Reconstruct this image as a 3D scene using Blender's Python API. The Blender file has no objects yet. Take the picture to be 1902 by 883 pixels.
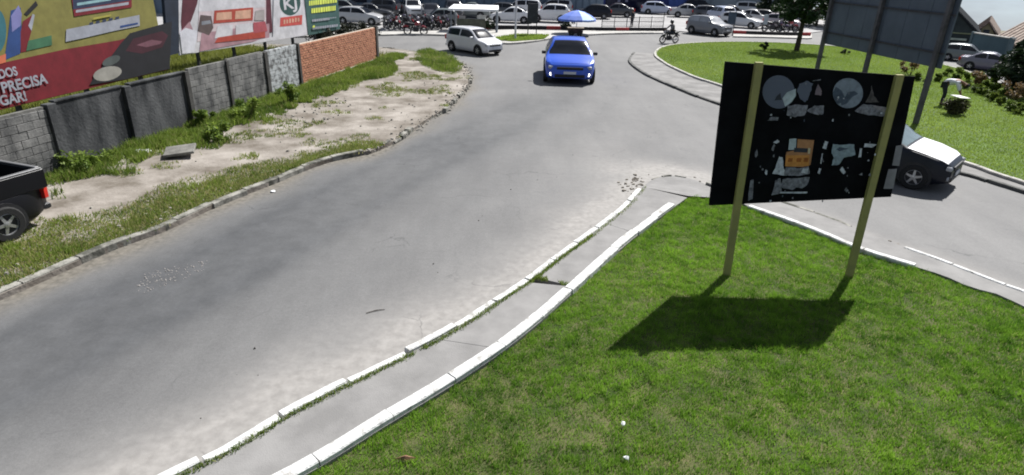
import bpy, bmesh, math, random
import numpy as np
from mathutils import Vector, Matrix
from mathutils.geometry import tessellate_polygon

# ------------------------------------------------------------------ camera, sky, sun, exposure
SC = bpy.context.scene
COL = SC.collection
rnd = random.Random(7)
nr = np.random.default_rng(11)
F = 1150.0; PITCH = math.radians(24.0); ROLL = math.radians(1.7); H = 5.1
cam_d = bpy.data.cameras.new('camera'); cam = bpy.data.objects.new('camera', cam_d); COL.objects.link(cam)
cam_d.sensor_width = 36.0; cam_d.lens = F / 1902 * 36.0
cam_d.clip_start = 0.1; cam_d.clip_end = 5000
_f = np.array([0, math.cos(PITCH), -math.sin(PITCH)]); _r = np.array([1.0, 0, 0]); _u = np.cross(_r, _f)
CR = math.cos(ROLL) * _r + math.sin(ROLL) * _u
CU = -math.sin(ROLL) * _r + math.cos(ROLL) * _u
CF = _f
cam.matrix_world = Matrix(((CR[0], CU[0], -CF[0], 0), (CR[1], CU[1], -CF[1], 0), (CR[2], CU[2], -CF[2], H), (0, 0, 0, 1)))
SC.camera = cam

SX, SY = 0.50, 0.69                       # ground shadow of a 1 m pole falls by (-SX, -SY)
SUN_EL = math.atan(1 / math.hypot(SX, SY)); SUN_AZ = math.atan2(SX, SY)      # azimuth from +Y towards +X
world = bpy.data.worlds.new('World'); SC.world = world; world.use_nodes = True
wn = world.node_tree; wn.nodes.clear()
wo = wn.nodes.new('ShaderNodeOutputWorld'); wb = wn.nodes.new('ShaderNodeBackground')
sky = wn.nodes.new('ShaderNodeTexSky'); sky.sky_type = 'NISHITA'; sky.sun_disc = False
sky.sun_elevation = SUN_EL; sky.sun_rotation = SUN_AZ; sky.air_density = 1.0; sky.dust_density = 1.2
tc = wn.nodes.new('ShaderNodeTexCoord'); mp = wn.nodes.new('ShaderNodeMapping')
mp.inputs['Scale'].default_value = (1.0, 1.0, 3.2)
nz = wn.nodes.new('ShaderNodeTexNoise'); nz.inputs['Scale'].default_value = 3.0; nz.inputs['Detail'].default_value = 9; nz.inputs['Roughness'].default_value = 0.6
cr = wn.nodes.new('ShaderNodeValToRGB'); cr.color_ramp.elements[0].position = 0.38; cr.color_ramp.elements[1].position = 0.66
mx = wn.nodes.new('ShaderNodeMix'); mx.data_type = 'RGBA'
mx.inputs[7].default_value = (4.9, 5.3, 5.8, 1)
va = wn.nodes.new('ShaderNodeVectorMath'); va.operation = 'ADD'; va.inputs[1].default_value = (0, 0, 0.16)
nrm = wn.nodes.new('ShaderNodeVectorMath'); nrm.operation = 'NORMALIZE'
wn.links.new(tc.outputs['Generated'], va.inputs[0]); wn.links.new(va.outputs[0], nrm.inputs[0]); wn.links.new(nrm.outputs[0], sky.inputs[0])
wn.links.new(tc.outputs['Generated'], mp.inputs[0]); wn.links.new(mp.outputs[0], nz.inputs[0]); wn.links.new(nz.outputs[0], cr.inputs[0])
wn.links.new(cr.outputs[0], mx.inputs[0]); wn.links.new(sky.outputs[0], mx.inputs[6])
wn.links.new(mx.outputs[2], wb.inputs[0]); wb.inputs[1].default_value = 0.05
wn.links.new(wb.outputs[0], wo.inputs[0])

sun_d = bpy.data.lights.new('sun', 'SUN'); sun = bpy.data.objects.new('sun', sun_d); COL.objects.link(sun)
sun_d.energy = 5.0; sun_d.angle = math.radians(0.55); sun_d.color = (1.0, 0.98, 0.95)
sun.rotation_euler = Vector((SX, SY, 1.0)).to_track_quat('Z', 'Y').to_euler()
SC.view_settings.view_transform = 'Standard'; SC.view_settings.look = 'None'
SC.view_settings.exposure = 0.92; SC.view_settings.gamma = 1.0; SC.view_settings.use_curve_mapping = False
SC.render.engine = 'CYCLES'
SC.cycles.filter_width = 1.9              # the soft lens of a cheap camera
SC.cycles.max_bounces = 6; SC.cycles.use_denoising = True

# ------------------------------------------------------------------ helpers
C0 = np.array([0, 0, H])
def ray(x, y): return CF + CR * (x - 951) / F - CU * (y - 441.5) / F
def P(x, y, z=0.0):                       # where a sight line meets the level z
    d = ray(x, y); return C0 + d * ((z - H) / d[2])
def PL(pts, z=0.0): return [P(x, y, z)[:2] for x, y in pts]
def VP(x, y, a, b):                       # where a sight line meets the upright plane through ground points a, b
    a = np.array([a[0], a[1], 0.0]); b = np.array([b[0], b[1], 0.0]); n = np.array([-(b - a)[1], (b - a)[0], 0])
    d = ray(x, y); return C0 + d * (((a - C0) @ n) / (d @ n))

MATS = {}
def mat(name, col, rough=0.8, var=0.12, scale=4.0, bump=0.0, bscale=60.0, col2=None, metal=0.0, spec=0.3, emit=0.0, coat=0.0, detail=6, trans=0.0, lo=0.35, hi=0.65, world=None):
    if name in MATS: return MATS[name]
    m = bpy.data.materials.new(name); m.use_nodes = True; nt = m.node_tree; b = nt.nodes['Principled BSDF']
    b.inputs['Roughness'].default_value = rough; b.inputs['Metallic'].default_value = metal
    b.inputs['Specular IOR Level'].default_value = spec; b.inputs['Coat Weight'].default_value = coat
    c = np.array(col[:3], float)
    a = tuple(np.clip(c * (1 - var), 0, 1)) + (1,)
    d = (tuple(np.clip(c * (1 + var), 0, 1)) + (1,)) if col2 is None else tuple(col2[:3]) + (1,)
    t = nt.nodes.new('ShaderNodeTexCoord'); n = nt.nodes.new('ShaderNodeTexNoise')
    n.inputs['Scale'].default_value = scale; n.inputs['Detail'].default_value = detail; n.inputs['Roughness'].default_value = 0.62
    r = nt.nodes.new('ShaderNodeValToRGB'); r.color_ramp.elements[0].position = lo; r.color_ramp.elements[1].position = hi
    r.color_ramp.elements[0].color = a; r.color_ramp.elements[1].color = d
    src = t.outputs['Object']
    if world:                                              # weathering that runs on from piece to piece
        gm = nt.nodes.new('ShaderNodeNewGeometry'); mp_ = nt.nodes.new('ShaderNodeMapping'); mp_.inputs['Scale'].default_value = world
        nt.links.new(gm.outputs['Position'], mp_.inputs[0]); src = mp_.outputs[0]
    nt.links.new(src, n.inputs['Vector']); nt.links.new(n.outputs['Fac'], r.inputs['Fac']); nt.links.new(r.outputs['Color'], b.inputs['Base Color'])
    if bump > 0:
        n2 = nt.nodes.new('ShaderNodeTexNoise'); n2.inputs['Scale'].default_value = bscale; n2.inputs['Detail'].default_value = 4
        bp = nt.nodes.new('ShaderNodeBump'); bp.inputs['Strength'].default_value = bump; bp.inputs['Distance'].default_value = 0.02
        nt.links.new(t.outputs['Object'], n2.inputs['Vector']); nt.links.new(n2.outputs['Fac'], bp.inputs['Height']); nt.links.new(bp.outputs['Normal'], b.inputs['Normal'])
    if emit > 0:
        b.inputs['Emission Color'].default_value = tuple(c) + (1,); b.inputs['Emission Strength'].default_value = emit
    if trans > 0: b.inputs['Transmission Weight'].default_value = trans
    MATS[name] = m; m['bsdf'] = b.name
    return m

def leafmat(name, c1, c2, transl=0.4, c3=None):           # leaf and blade material: per-piece tint plus broad patches, partly translucent
    m = bpy.data.materials.new(name); m.use_nodes = True; nt = m.node_tree; b = nt.nodes['Principled BSDF']; out = nt.nodes['Material Output']
    b.inputs['Roughness'].default_value = 0.6; b.inputs['Specular IOR Level'].default_value = 0.25
    at = nt.nodes.new('ShaderNodeAttribute'); at.attribute_name = 'tint'
    r = nt.nodes.new('ShaderNodeValToRGB'); r.color_ramp.elements[0].color = tuple(c1) + (1,); r.color_ramp.elements[1].color = tuple(c2) + (1,)
    r.color_ramp.elements[0].position = 0.1; r.color_ramp.elements[1].position = 0.9
    if c3:
        e = r.color_ramp.elements.new(0.97); e.color = tuple(c3) + (1,)
    nt.links.new(at.outputs['Fac'], r.inputs['Fac']); nt.links.new(r.outputs['Color'], b.inputs['Base Color'])
    tr = nt.nodes.new('ShaderNodeBsdfTranslucent'); ms = nt.nodes.new('ShaderNodeMixShader'); ms.inputs[0].default_value = transl
    nt.links.new(r.outputs['Color'], tr.inputs['Color']); nt.links.new(b.outputs[0], ms.inputs[1]); nt.links.new(tr.outputs[0], ms.inputs[2]); nt.links.new(ms.outputs[0], out.inputs['Surface'])
    return m

def tag(o, label=None, cat=None, group=None, kind=None):
    if label: o['label'] = label
    if cat: o['category'] = cat
    if group: o['group'] = group
    if kind: o['kind'] = kind
    return o
def empty(name, loc=(0, 0, 0), rz=0.0, label=None, cat=None, group=None):
    o = bpy.data.objects.new(name, None); COL.objects.link(o); o.location = loc; o.rotation_euler = (0, 0, rz); o.empty_display_size = 0.2
    return tag(o, label, cat, group)
def link(name, me, parent=None):
    o = bpy.data.objects.new(name, me); COL.objects.link(o); o.parent = parent; return o
def copy_tree(o, parent=None):
    c = o.copy(); COL.objects.link(c); c.parent = parent
    for ch in list(o.children): copy_tree(ch, c)
    return c

class MB:
    def __init__(s): s.v = []; s.f = []
    def add(s, vs, fs):
        k = len(s.v); s.v += [tuple(map(float, p)) for p in vs]; s.f += [tuple(i + k for i in f) for f in fs]; return s
    def box(s, c, d, rz=0.0, taper=1.0, bev=0.0):
        x, y, z = d[0] / 2, d[1] / 2, d[2] / 2; ca, sa = math.cos(rz), math.sin(rz); vs = []
        if bev <= 0:
            for zz, t in ((-z, 1), (z, taper)):
                for px, py in ((-x, -y), (x, -y), (x, y), (-x, y)):
                    vs.append((px * t, py * t, zz))
            fs = [(3, 2, 1, 0), (4, 5, 6, 7), (0, 1, 5, 4), (1, 2, 6, 5), (2, 3, 7, 6), (3, 0, 4, 7)]
        else:
            b = min(bev, x * .9, y * .9, z * .9)
            for zz, ins in ((-z, b), (-z + b, 0), (z - b, 0), (z, b)):
                for px, py in ((-x + ins, -y + ins), (x - ins, -y + ins), (x - ins, y - ins), (-x + ins, y - ins)):
                    vs.append((px, py, zz))
            fs = [(3, 2, 1, 0), (12, 13, 14, 15)]
            for k in range(3):
                for i in range(4): fs.append((k * 4 + i, k * 4 + (i + 1) % 4, k * 4 + 4 + (i + 1) % 4, k * 4 + 4 + i))
        vs = [(c[0] + px * ca - py * sa, c[1] + px * sa + py * ca, c[2] + pz) for px, py, pz in vs]
        return s.add(vs, fs)
    def tube(s, pts, rad, n=8, cap=True):
        pts = [Vector(p) for p in pts]; rad = rad if hasattr(rad, '__len__') else [rad] * len(pts); vs = []; fs = []
        for i, p in enumerate(pts):
            t = (pts[min(i + 1, len(pts) - 1)] - pts[max(i - 1, 0)]).normalized()
            a = t.cross(Vector((0, 0, 1))); a = Vector((1, 0, 0)) if a.length < 1e-3 else a.normalized(); b = t.cross(a)
            for k in range(n):
                w = 2 * math.pi * k / n; vs.append(p + (a * math.cos(w) + b * math.sin(w)) * rad[i])
        for i in range(len(pts) - 1):
            for k in range(n): fs.append((i * n + k, i * n + (k + 1) % n, (i + 1) * n + (k + 1) % n, (i + 1) * n + k))
        if cap: fs += [tuple(range(n)), tuple(range((len(pts) - 1) * n, len(pts) * n))[::-1]]
        return s.add(vs, fs)
    def lathe(s, prof, c=(0, 0, 0), n=16, axis='z'):       # prof: (radius, height)
        vs = []; fs = []
        for r, h in prof:
            for k in range(n):
                w = 2 * math.pi * k / n; q = (r * math.cos(w), r * math.sin(w), h)
                if axis == 'y': q = (q[0], q[2], q[1])
                if axis == 'x': q = (q[2], q[0], q[1])
                vs.append((c[0] + q[0], c[1] + q[1], c[2] + q[2]))
        for i in range(len(prof) - 1):
            for k in range(n): fs.append((i * n + k, i * n + (k + 1) % n, (i + 1) * n + (k + 1) % n, (i + 1) * n + k))
        return s.add(vs, fs)
    def mesh(s, name, m=None, smooth=False, fix=True):
        me = bpy.data.meshes.new(name); me.from_pydata(s.v, [], s.f)
        if fix:
            bm = bmesh.new(); bm.from_mesh(me); bmesh.ops.recalc_face_normals(bm, faces=bm.faces); bm.to_mesh(me); bm.free()
        if m: me.materials.append(m)
        if smooth:
            me.shade_smooth(); me.set_sharp_from_angle(angle=math.radians(42))
        me.update(); return me
    def build(s, name, m, parent=None, smooth=False): return link(name, s.mesh(name, m, smooth), parent)

def sheet(name, pts, z, m, parent=None, skirt=0.25):       # flat polygon with an edge going down
    pts = [(float(p[0]), float(p[1])) for p in pts]
    ar = sum(pts[i][0] * pts[(i + 1) % len(pts)][1] - pts[(i + 1) % len(pts)][0] * pts[i][1] for i in range(len(pts)))
    if ar < 0: pts = pts[::-1]
    n = len(pts); vs = [(x, y, z) for x, y in pts]
    fs = [tuple(t) for t in tessellate_polygon([[Vector(v) for v in vs]])]
    up = []
    for t in fs:
        a, b, c = (Vector(vs[i]) for i in t)
        up.append(t if (b - a).cross(c - a).z > 0 else t[::-1])
    if skirt > 0:
        vs += [(x, y, z - skirt) for x, y in pts]
        for i in range(n): up.append((n + i, n + (i + 1) % n, (i + 1) % n, i))
    me = bpy.data.meshes.new(name); me.from_pydata(vs, [], up); me.materials.append(m); me.update()
    return link(name, me, parent)

def resample(pts, step):
    pts = np.array([p[:2] for p in pts], float)
    # Catmull-Rom, then even steps
    q = []
    for i in range(len(pts) - 1):
        p0 = pts[max(i - 1, 0)]; p1 = pts[i]; p2 = pts[i + 1]; p3 = pts[min(i + 2, len(pts) - 1)]
        for t in np.linspace(0, 1, 12, endpoint=False):
            q.append(0.5 * ((2 * p1) + (-p0 + p2) * t + (2 * p0 - 5 * p1 + 4 * p2 - p3) * t * t + (-p0 + 3 * p1 - 3 * p2 + p3) * t ** 3))
    q.append(pts[-1]); q = np.array(q)
    s = np.concatenate([[0], np.cumsum(np.linalg.norm(np.diff(q, axis=0), axis=1))])
    k = max(2, int(round(s[-1] / step)) + 1); t = np.linspace(0, s[-1], k)
    return np.stack([np.interp(t, s, q[:, 0]), np.interp(t, s, q[:, 1])], 1)
def offset(line, d):                                       # to the left of its direction
    t = np.gradient(line, axis=0); t /= np.linalg.norm(t, axis=1)[:, None]
    return line + np.stack([-t[:, 1], t[:, 0]], 1) * d
def inpoly(pts, poly):
    x, y = pts[:, 0], pts[:, 1]; poly = np.array(poly)[:, :2]; r = np.zeros(len(pts), bool); j = len(poly) - 1
    for i in range(len(poly)):
        xi, yi = poly[i]; xj, yj = poly[j]
        if yi != yj:
            c = ((yi > y) != (yj > y)) & (x < (xj - xi) * (y - yi) / (yj - yi) + xi); r ^= c
        j = i
    return r
def dist(pts, line):
    d = np.full(len(pts), 1e9); line = np.array(line)[:, :2]
    for a, b in zip(line[:-1], line[1:]):
        ab = b - a; t = np.clip(((pts - a) @ ab) / max(ab @ ab, 1e-9), 0, 1); d = np.minimum(d, np.linalg.norm(pts - a - t[:, None] * ab, axis=1))
    return d
def vnoise(p, s, seed=0):                                  # smooth value noise for placing things
    g = np.random.default_rng(seed).random((64, 64)); q = p / s; i = np.floor(q).astype(int); f = q - i; f = f * f * (3 - 2 * f)
    a = g[i[:, 0] % 64, i[:, 1] % 64]; b = g[(i[:, 0] + 1) % 64, i[:, 1] % 64]; c = g[i[:, 0] % 64, (i[:, 1] + 1) % 64]; d = g[(i[:, 0] + 1) % 64, (i[:, 1] + 1) % 64]
    return (a * (1 - f[:, 0]) + b * f[:, 0]) * (1 - f[:, 1]) + (c * (1 - f[:, 0]) + d * f[:, 0]) * f[:, 1]

def kerb(parent, line, w, z0, z1, step, gap, m, jit=0.0, keep=1.0, tilt=0.0, name='kerb_stone'):
    """a row of kerb stones along line (their middle line), each stone its own mesh"""
    line = resample(line, step / 4); n = (len(line) - 1) // 4
    for k in range(n):
        if rnd.random() > keep: continue
        seg = line[k * 4:k * 4 + 5].copy(); t0 = seg[1] - seg[0]; t1 = seg[-1] - seg[-2]
        seg[0] += t0 / np.linalg.norm(t0) * gap / 2; seg[-1] -= t1 / np.linalg.norm(t1) * gap / 2
        off = rnd.gauss(0, jit); dz = rnd.gauss(0, jit * 0.6); rot = rnd.gauss(0, jit * 0.5)
        c = seg.mean(0); cr_, sr = math.cos(rot), math.sin(rot); seg = (seg - c) @ np.array([[cr_, sr], [-sr, cr_]]) + c
        L = offset(seg, off + w / 2); R = offset(seg, off - w / 2); b = 0.016; vs = []
        Li = offset(seg, off + w / 2 - b); Ri = offset(seg, off - w / 2 + b); ns = len(seg)
        for q, z in ((L, z0), (L, z1 + dz - b), (Li, z1 + dz), (Ri, z1 + dz), (R, z1 + dz - b), (R, z0)):
            vs += [(p[0], p[1], z + (tilt * rnd.gauss(0, 1) if z > z0 else 0)) for p in q]
        fs = []
        for a in range(5):
            for i in range(ns - 1): fs.append((a * ns + i, a * ns + i + 1, (a + 1) * ns + i + 1, (a + 1) * ns + i))
        fs += [tuple(a * ns for a in range(6)), tuple(a * ns + ns - 1 for a in range(6))[::-1]]
        MB().add(vs, fs).build(name, m, parent)

def blades(name, pts, z, h, w, m, lean=0.5, tint=None, parent=None, seg2=False):
    """one mesh of upright grass blades (a triangle each) at the points"""
    n = len(pts)
    if n == 0: return None
    a = nr.random(n) * 2 * math.pi; hh = h * (0.55 + 0.9 * nr.random(n)); ww = w * (0.7 + 0.6 * nr.random(n)); zz = z if np.ndim(z) else np.full(n, z)
    dx, dy = np.cos(a), np.sin(a); la = nr.random(n) * 2 * math.pi; ll = lean * nr.random(n) * hh
    v = np.zeros((n, 3, 3))
    v[:, 0] = np.stack([pts[:, 0] - dx * ww / 2, pts[:, 1] - dy * ww / 2, zz - 0.01], 1)
    v[:, 1] = np.stack([pts[:, 0] + dx * ww / 2, pts[:, 1] + dy * ww / 2, zz - 0.01], 1)
    v[:, 2] = np.stack([pts[:, 0] + np.cos(la) * ll, pts[:, 1] + np.sin(la) * ll, zz + hh], 1)
    return trimesh(name, v, m, tint if tint is not None else nr.random(n), parent)
def trimesh(name, v, m, tint, parent=None, k=3):
    n = len(v); me = bpy.data.meshes.new(name); me.vertices.add(n * k); me.vertices.foreach_set('co', v.reshape(-1).astype(np.float32))
    me.loops.add(n * k); me.loops.foreach_set('vertex_index', np.arange(n * k, dtype=np.int32))
    me.polygons.add(n); me.polygons.foreach_set('loop_start', np.arange(0, n * k, k, dtype=np.int32)); me.polygons.foreach_set('loop_total', np.full(n, k, np.int32))
    at = me.attributes.new('tint', 'FLOAT', 'POINT'); at.data.foreach_set('value', np.repeat(np.clip(tint, 0, 1), k).astype(np.float32))
    me.materials.append(m); me.update(calc_edges=True); return link(name, me, parent)
def leafcloud(name, cen, rad, per, size, m, parent=None, flat=1.0, tintc=None):
    """leaf-sized quads spread through clumps: cen (k,3), rad (k,)"""
    cen = np.array(cen, float); k = len(cen); rad = np.broadcast_to(rad, (k,)); n = k * per
    d = nr.normal(size=(n, 3)); d /= np.linalg.norm(d, axis=1)[:, None]; rr = nr.random(n) ** 0.45
    c = np.repeat(cen, per, 0) + d * (rr * np.repeat(rad, per))[:, None] * np.array([1, 1, flat])
    a = nr.normal(size=(n, 3)); a[:, 2] *= 0.6; a /= np.linalg.norm(a, axis=1)[:, None]
    b = np.cross(a, nr.normal(size=(n, 3))); b /= np.linalg.norm(b, axis=1)[:, None]
    s = size * (0.6 + 0.8 * nr.random(n))[:, None]
    v = np.stack([c - a * s, c + b * s * 0.42, c + a * s, c - b * s * 0.42], 1)
    tc_ = np.repeat(nr.random(k) if tintc is None else tintc, per) * 0.55 + nr.random(n) * 0.45
    return trimesh(name, v, m, tc_, parent, 4)

# ------------------------------------------------------------------ materials
WHITEP = mat('kerb_whitewash', (0.62, 0.62, 0.61), 0.85, scale=6, bump=0.6, bscale=30, col2=(0.20, 0.19, 0.17), lo=0.50, hi=0.70, detail=9)
CONC = mat('concrete', (0.36, 0.345, 0.32), 0.9, 0.22, 3, bump=0.4, bscale=50)
OLDK = mat('old_kerb_concrete', (0.29, 0.28, 0.25), 0.9, scale=3, bump=0.6, bscale=30, col2=(0.055, 0.055, 0.045), lo=0.42, hi=0.62)
DARKK = mat('mossy_kerb_concrete', (0.085, 0.085, 0.08), 0.9, 0.35, 4, bump=0.5, bscale=30)
PATHC = mat('path_cement', (0.185, 0.180, 0.175), 0.85, 0.16, 1.6, bump=0.25, bscale=70)
PAVE = mat('far_pavement_concrete', (0.34, 0.33, 0.31), 0.9, 0.18, 0.8)
LOTC = mat('parking_lot_concrete', (0.27, 0.265, 0.265), 0.9, 0.15, 0.5)
BLACK = mat('black_panel', (0.006, 0.0065, 0.008), 0.95, 0.4, 2, spec=0.05)
METAL = mat('dark_steel', (0.05, 0.05, 0.055), 0.6, 0.25, 6, metal=0.3)
RUBBER = mat('tyre_rubber', (0.018, 0.018, 0.018), 0.85, 0.2, 20)
RIM = mat('alloy_rim', (0.42, 0.42, 0.43), 0.35, 0.1, 10, metal=0.7)
GLASSD = mat('tinted_car_glass', (0.006, 0.007, 0.011), 0.12, 0.2, 2, spec=0.35)
PLASTIC = mat('black_trim_plastic', (0.02, 0.02, 0.022), 0.55, 0.2, 10)
LAMPW = mat('clear_headlamp', (0.32, 0.33, 0.35), 0.15, 0.1, 8, spec=0.6)
LAMPR = mat('red_tail_lamp', (0.42, 0.02, 0.015), 0.2, 0.1, 8, spec=0.5)
LAMPON = mat('lit_lamp', (1.0, 0.98, 0.92), 0.3, 0.02, 4, emit=3.0)
PLATE = mat('number_plate', (0.55, 0.56, 0.58), 0.5, 0.05, 10)
SOIL = mat('bare_soil', (0.16, 0.13, 0.09), 0.95, 0.3, 1.2, bump=0.5, bscale=20)
LAWNSOIL = mat('lawn_soil', (0.045, 0.070, 0.016), 0.95, 0.35, 2.0, bump=0.5, bscale=30, col2=(0.10, 0.095, 0.04))
GRASS = leafmat('lawn_grass_blade', (0.046, 0.125, 0.012), (0.245, 0.430, 0.042), 0.45, (0.36, 0.36, 0.13))
GRASSFAR = leafmat('round_lawn_blade', (0.150, 0.235, 0.032), (0.270, 0.350, 0.065), 0.45)
WEED = leafmat('weed_leaf', (0.055, 0.105, 0.016), (0.225, 0.300, 0.050), 0.42, (0.30, 0.28, 0.12))
LEAF = leafmat('tree_leaf', (0.014, 0.034, 0.012), (0.040, 0.075, 0.022), 0.25)
LEAFD = leafmat('dark_bush_leaf', (0.010, 0.020, 0.010), (0.026, 0.045, 0.018), 0.2)
LEAFG = leafmat('garden_leaf', (0.05, 0.09, 0.012), (0.16, 0.20, 0.035), 0.4)
LEAFR = leafmat('red_croton_leaf', (0.10, 0.06, 0.03), (0.24, 0.17, 0.07), 0.35)
BARK = mat('bark', (0.06, 0.048, 0.036), 0.95, 0.3, 8, bump=0.6, bscale=30)

# ------------------------------------------------------------------ ground lines (taken along the photograph's kerbs)
OL = PL([(-40, 1050), (150, 958), (300, 886), (430, 822), (520, 768), (620, 716), (712, 672), (800, 628), (870, 588), (932, 547), (985, 512), (1036, 473), (1105, 424), (1160, 380), (1192, 345)], 0.12)
IL = PL([(200, 1075), (390, 968), (560, 880), (632, 838), (712, 788), (795, 738), (872, 690), (938, 645), (998, 598), (1047, 555), (1091, 515), (1131, 478), (1170, 445), (1204, 418), (1238, 392), (1277, 364)], 0.14)
IR = PL([(1392, 382), (1500, 420), (1600, 461), (1680, 486), (1752, 508)], 0.12)
IR2 = PL([(1752, 510), (1800, 535), (1850, 548), (1902, 572), (1990, 612), (2200, 720), (2400, 850)], 0.06)
OR = PL([(1312, 338), (1420, 366), (1545, 406), (1600, 430), (1640, 445), (1680, 458), (1740, 479), (1800, 502), (1870, 529), (1902, 540), (2000, 582), (2250, 700), (2500, 840)], 0.08)
TIP = PL([(1192, 345), (1215, 328), (1245, 322), (1280, 327), (1312, 338)], 0.08)
LK = PL([(-260, 640), (-120, 590), (0, 545), (110, 497), (215, 452), (300, 422), (345, 402), (420, 367), (500, 337), (560, 312), (620, 292), (690, 278)], 0.12)
LK2 = PL([(690, 278), (735, 258), (790, 222), (830, 197), (858, 170), (873, 147), (870, 130), (862, 120), (845, 111)], 0.12)
LK3 = PL([(845, 111), (800, 101), (755, 93), (700, 88), (600, 84), (300, 80)], 0.10)
RK_OUT = PL([(1178, 97), (1170, 107), (1174, 118), (1200, 136), (1240, 154), (1300, 178), (1365, 200), (1480, 240), (1620, 283), (1790, 318), (1850, 336), (1902, 352), (2000, 384), (2200, 450)], 0.10)
RK_IN = PL([(1700, 110), (1640, 99), (1560, 87), (1470, 80.5), (1400, 78), (1330, 78), (1270, 81), (1235, 86), (1219, 95), (1220, 105), (1245, 122), (1290, 142), (1345, 160), (1480, 207), (1620, 252), (1790, 300), (1850, 321), (1902, 338), (2000, 372), (2200, 440)], 0.14)
RK_FAR = PL([(1700, 110), (1770, 125), (1840, 148), (1902, 172), (1990, 205), (2250, 290)], 0.12)
WA = P(700, 117); WB = P(355, 240)                         # foot of the boundary wall
WDIR = (WA - WB)[:2]; WDIR /= np.linalg.norm(WDIR); WN = np.array([WDIR[1], -WDIR[0]])   # towards the road
def wall_xy(y): t = (y - WB[1]) / WDIR[1]; return WB[:2] + WDIR * t

# ------------------------------------------------------------------ terrain, road
def terrain():
    vs, fs = [], []; rs = [2, 10, 20, 30, 40, 50, 56, 60, 66, 75, 90, 110, 140, 180, 260, 400, 700, 1200, 2500]; n = 72
    for r in rs:
        for k in range(n):
            w = 2 * math.pi * k / n; x, y = r * math.sin(w), r * math.cos(w)
            start = 56 if 24 < math.degrees(w) < 150 else 95
            vs.append((x, y, -0.30 - 0.06 * max(0, r - start)))
    for i in range(len(rs) - 1):
        for k in range(n): fs.append((i * n + k, i * n + (k + 1) % n, (i + 1) * n + (k + 1) % n, (i + 1) * n + k))
    fs.append(tuple(range(n)))
    tag(MB().add(vs, fs).build('terrain', mat('terrain_grass_soil', (0.08, 0.085, 0.04), 0.95, 0.4, 0.15, col2=(0.19, 0.16, 0.11))), kind='structure')
terrain()

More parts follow.
